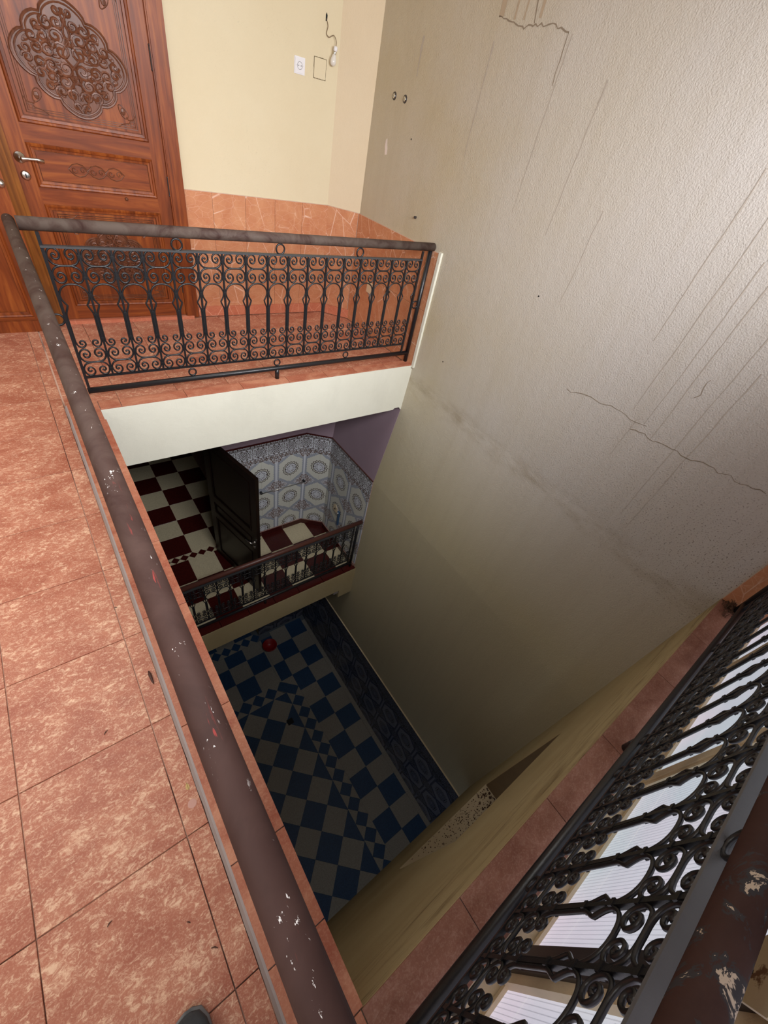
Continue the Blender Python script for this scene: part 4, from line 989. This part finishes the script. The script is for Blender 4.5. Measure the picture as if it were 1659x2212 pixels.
for (y, z), lab in zip(((.625, 1.559), (-1.02, .98), (-.36, .2)), ('tiny dark hole in the tall wall between the bolt sockets and the far railing', 'tiny dark hole right in the middle of the tall wall', 'tiny dark hole in the tall wall near the end of the far railing')):
    set_(MB().lathe([(.006, -.003), (.006, .001), (.004, .0015)], (W_, y, z), (-1, 0, 0), 8).build('nail_hole', M_black), lab, 'hole', group='nail holes in the tall wall')
ob = empty('outlet_box', (W_ - .014, .84, .40)); set_(ob, 'cream outlet with broken mortar on the orange dado of the tall wall', 'outlet')
MB().box((-.010, -.05, -.045), (.0, .05, .05)).build('plate', M_cream, ob)
MB().prism([(-.05, -.12), (-.03, -.13), (.0, -.07), (.03, -.045), (-.035, -.045), (-.06, -.08)], (Vector((-.001, 0, 0)), Y, Z, -X), 0, .004).build('mortar_patch', M_mortar, ob)
kn = empty('wall_tap', (W_ - .014, .54, .47)); set_(kn, 'small black knob with a white collar on the orange dado', 'knob')
MB().lathe([(.018, 0), (.018, .006), (.012, .010)], (0, .03, .02), (-1, 0, 0), 14).build('collar', M_white, kn, True)
MB().lathe([(.012, 0), (.016, .012), (.018, .03), (.010, .036)], (0, 0, 0), (-1, 0, 0), 14).build('knob', M_iron, kn, True)

# nest of debris in the near corner
dm = MB(); R = random.Random(9)
for i in range(260):
    a = R.uniform(0, 2 * PI); rr = abs(R.gauss(0, .05)); x = min(W_ - .02, 2.562 + rr * math.cos(a) * 1.1); y = -3.075 + rr * math.sin(a) * .5; z = max(.004, .035 - rr * .35) * R.random() + .003
    b = R.uniform(0, 2 * PI); L = R.uniform(.01, .035)
    x2 = min(W_ - .015, x + L * math.cos(b)); dm.tube([(x, y, z), (x2, y + L * math.sin(b) * .6, z + R.uniform(-.004, .012))], R.uniform(.0008, .002), 4)
set_(dm.build('debris_nest', plain('brown_straw', sr(84, 58, 40), .9)), 'heap of brown straw and dirt on the kerb in the near corner', 'debris', kind='stuff')
# litter on the floor
lf = MB().prism([(-.011, 0), (-.006, -.006), (.004, -.006), (.011, -.001), (.005, .005), (-.005, .006)], (Vector((0, 0, 0)), Vector((.7, .7, 0)), Vector((-.7, .7, 0)), Z), .0, .0015).tube([(-.008, -.008, .002), (0, 0, .003), (.009, .009, .002)], .0009, 5)
o = lf.build('dry_leaf', plain('dry_leaf_tan', sr(196, 168, 110), .7)); o.location = (-.203, -2.292, ZF); o.rotation_euler = (0, 0, .8); set_(o, 'small curled tan leaf on the floor beside the left kerb', 'leaf')
o = MB().tube([(0, -.03, .004), (0, -.015, .005), (.002, .012, .005), (.003, .028, .004)], [.0015, .004, .006, .002], 8).build('seed_pod', plain('dark_pod', sr(70, 40, 32), .6), smooth=True); o.location = (-.203, -1.87, ZF); o.rotation_euler = (0, 0, .1); set_(o, 'dark brown seed pod on the floor beside the left kerb', 'seed pod')
for i, (x, y, L, a, lab) in enumerate(((-.466, -2.493, .014, .5, 'short dark twig on the middle of a floor tile'), (-.261, -2.697, .018, -.6, 'dark twig near the shoe'), (-.30, -2.609, .010, -.8, 'smallest twig, just above the one near the shoe'), (-.374, -1.989, .016, .7, 'brown twig on the floor tile left of the long joint'), (-.241, -1.50, .012, -.3, 'dark crumb lying on the long floor joint'))):
    o = MB().tube([(-L / 2, 0, .002), (0, L * .1, .003), (L / 2, 0, .002)], [.0008, .0017, .0008], 5).build('twig', plain('twig_brown', sr(74, 48, 38), .8)); o.location = (x, y, ZF); o.rotation_euler = (0, 0, a); set_(o, lab, 'twig', group='bits of twig on the terracotta floor')
o = MB().lathe([(.0135, 0), (.013, .0006), (.002, .0007)], (0, 0, 0), Z, 12).build('paint_spot', plain('pale_smear', sr(196, 150, 136), .6)); o.location = (-.205, -2.345, ZF + .0002); set_(o, 'pale round paint spot on the floor beside the tan leaf', 'spot')

# ------------------------------------------------------------------ the photographer's foot
pe = empty('person', (-.365, -2.90, ZF)); set_(pe, 'person at the bottom edge of which only the dark grey toe of one shoe shows', 'person'); pe.rotation_euler = (0, 0, -.12)
def loft(sections, mat, name, n=20):
    """sections: (y, half width, bottom z, top z, roundness)"""
    mb = MB(); m = len(sections)
    for (y, hw, zb, zt, cx) in sections:
        for k in range(n):
            a = 2 * PI * k / n; c, s_ = math.cos(a), math.sin(a)
            px = cx + hw * (abs(c) ** .8) * (1 if c > 0 else -1); pz = (zb + zt) / 2 + (zt - zb) / 2 * (abs(s_) ** (.8 if s_ > 0 else .35)) * (1 if s_ > 0 else -1)
            mb.v.append((px, y, pz))
    for i in range(m - 1):
        for k in range(n): mb.f.append((i * n + k, i * n + (k + 1) % n, (i + 1) * n + (k + 1) % n, (i + 1) * n + k))
    mb.f.append(tuple(range(n))); mb.f.append(tuple((m - 1) * n + k for k in range(n))[::-1])
    return mb.build(name, mat, pe, True)
M_shoe = plain('grey_knit', sr(58, 62, 66), .8, bump=.5, var=.25, sc=120)
loft([(.132, .008, .022, .036, 0), (.126, .026, .02, .048, 0), (.105, .040, .018, .060, 0), (.07, .047, .016, .070, 0), (.03, .048, .016, .080, 0), (-.02, .044, .016, .096, 0), (-.07, .037, .016, .115, 0), (-.11, .035, .016, .120, 0), (-.145, .034, .016, .112, 0), (-.16, .022, .018, .09, 0)], M_shoe, 'shoe')
loft([(.138, .010, .0, .024, 0), (.130, .030, .0, .024, 0), (.105, .043, .0, .024, 0), (.05, .050, .0, .024, 0), (-.04, .044, .0, .026, 0), (-.12, .040, .0, .028, 0), (-.160, .030, .0, .028, 0), (-.168, .012, .002, .026, 0)], plain('pale_sole', sr(120, 122, 124), .7), 'sole')
for i, y in enumerate((.052, .030, .008, -.014)):
    z = .078 + i * .008
    MB().tube([(-.026, y, z - .008), (-.012, y + .006, z), (.012, y - .004, z), (.026, y + .004, z - .008)], .0028, 6).build('lace', plain('pale_lace', sr(170, 176, 182), .8), pe, True)
MB().tube([(-.03, .088, .0635), (-.012, .102, .0625), (.01, .102, .0625), (.03, .086, .0635)], .0012, 5).build('stitching', M_white, pe, True)
mb = MB(); n = 18
for (z, r, y) in ((.07, .050, -.09), (.075, .060, -.09), (.12, .062, -.095), (.25, .066, -.10), (.38, .072, -.10), (.48, .074, -.09), (.485, .05, -.09)):
    for k in range(n): mb.v.append((r * math.cos(2 * PI * k / n), y + r * 1.1 * math.sin(2 * PI * k / n), z + .004 * math.sin(5 * k)))
for i in range(6):
    for k in range(n): mb.f.append((i * n + k, i * n + (k + 1) % n, (i + 1) * n + (k + 1) % n, (i + 1) * n + k))
mb.f.append(tuple(range(n))[::-1]); mb.f.append(tuple(6 * n + k for k in range(n)))
mb.build('trouser_leg', plain('dark_denim', sr(38, 42, 52), .9, bump=.4), pe, True)
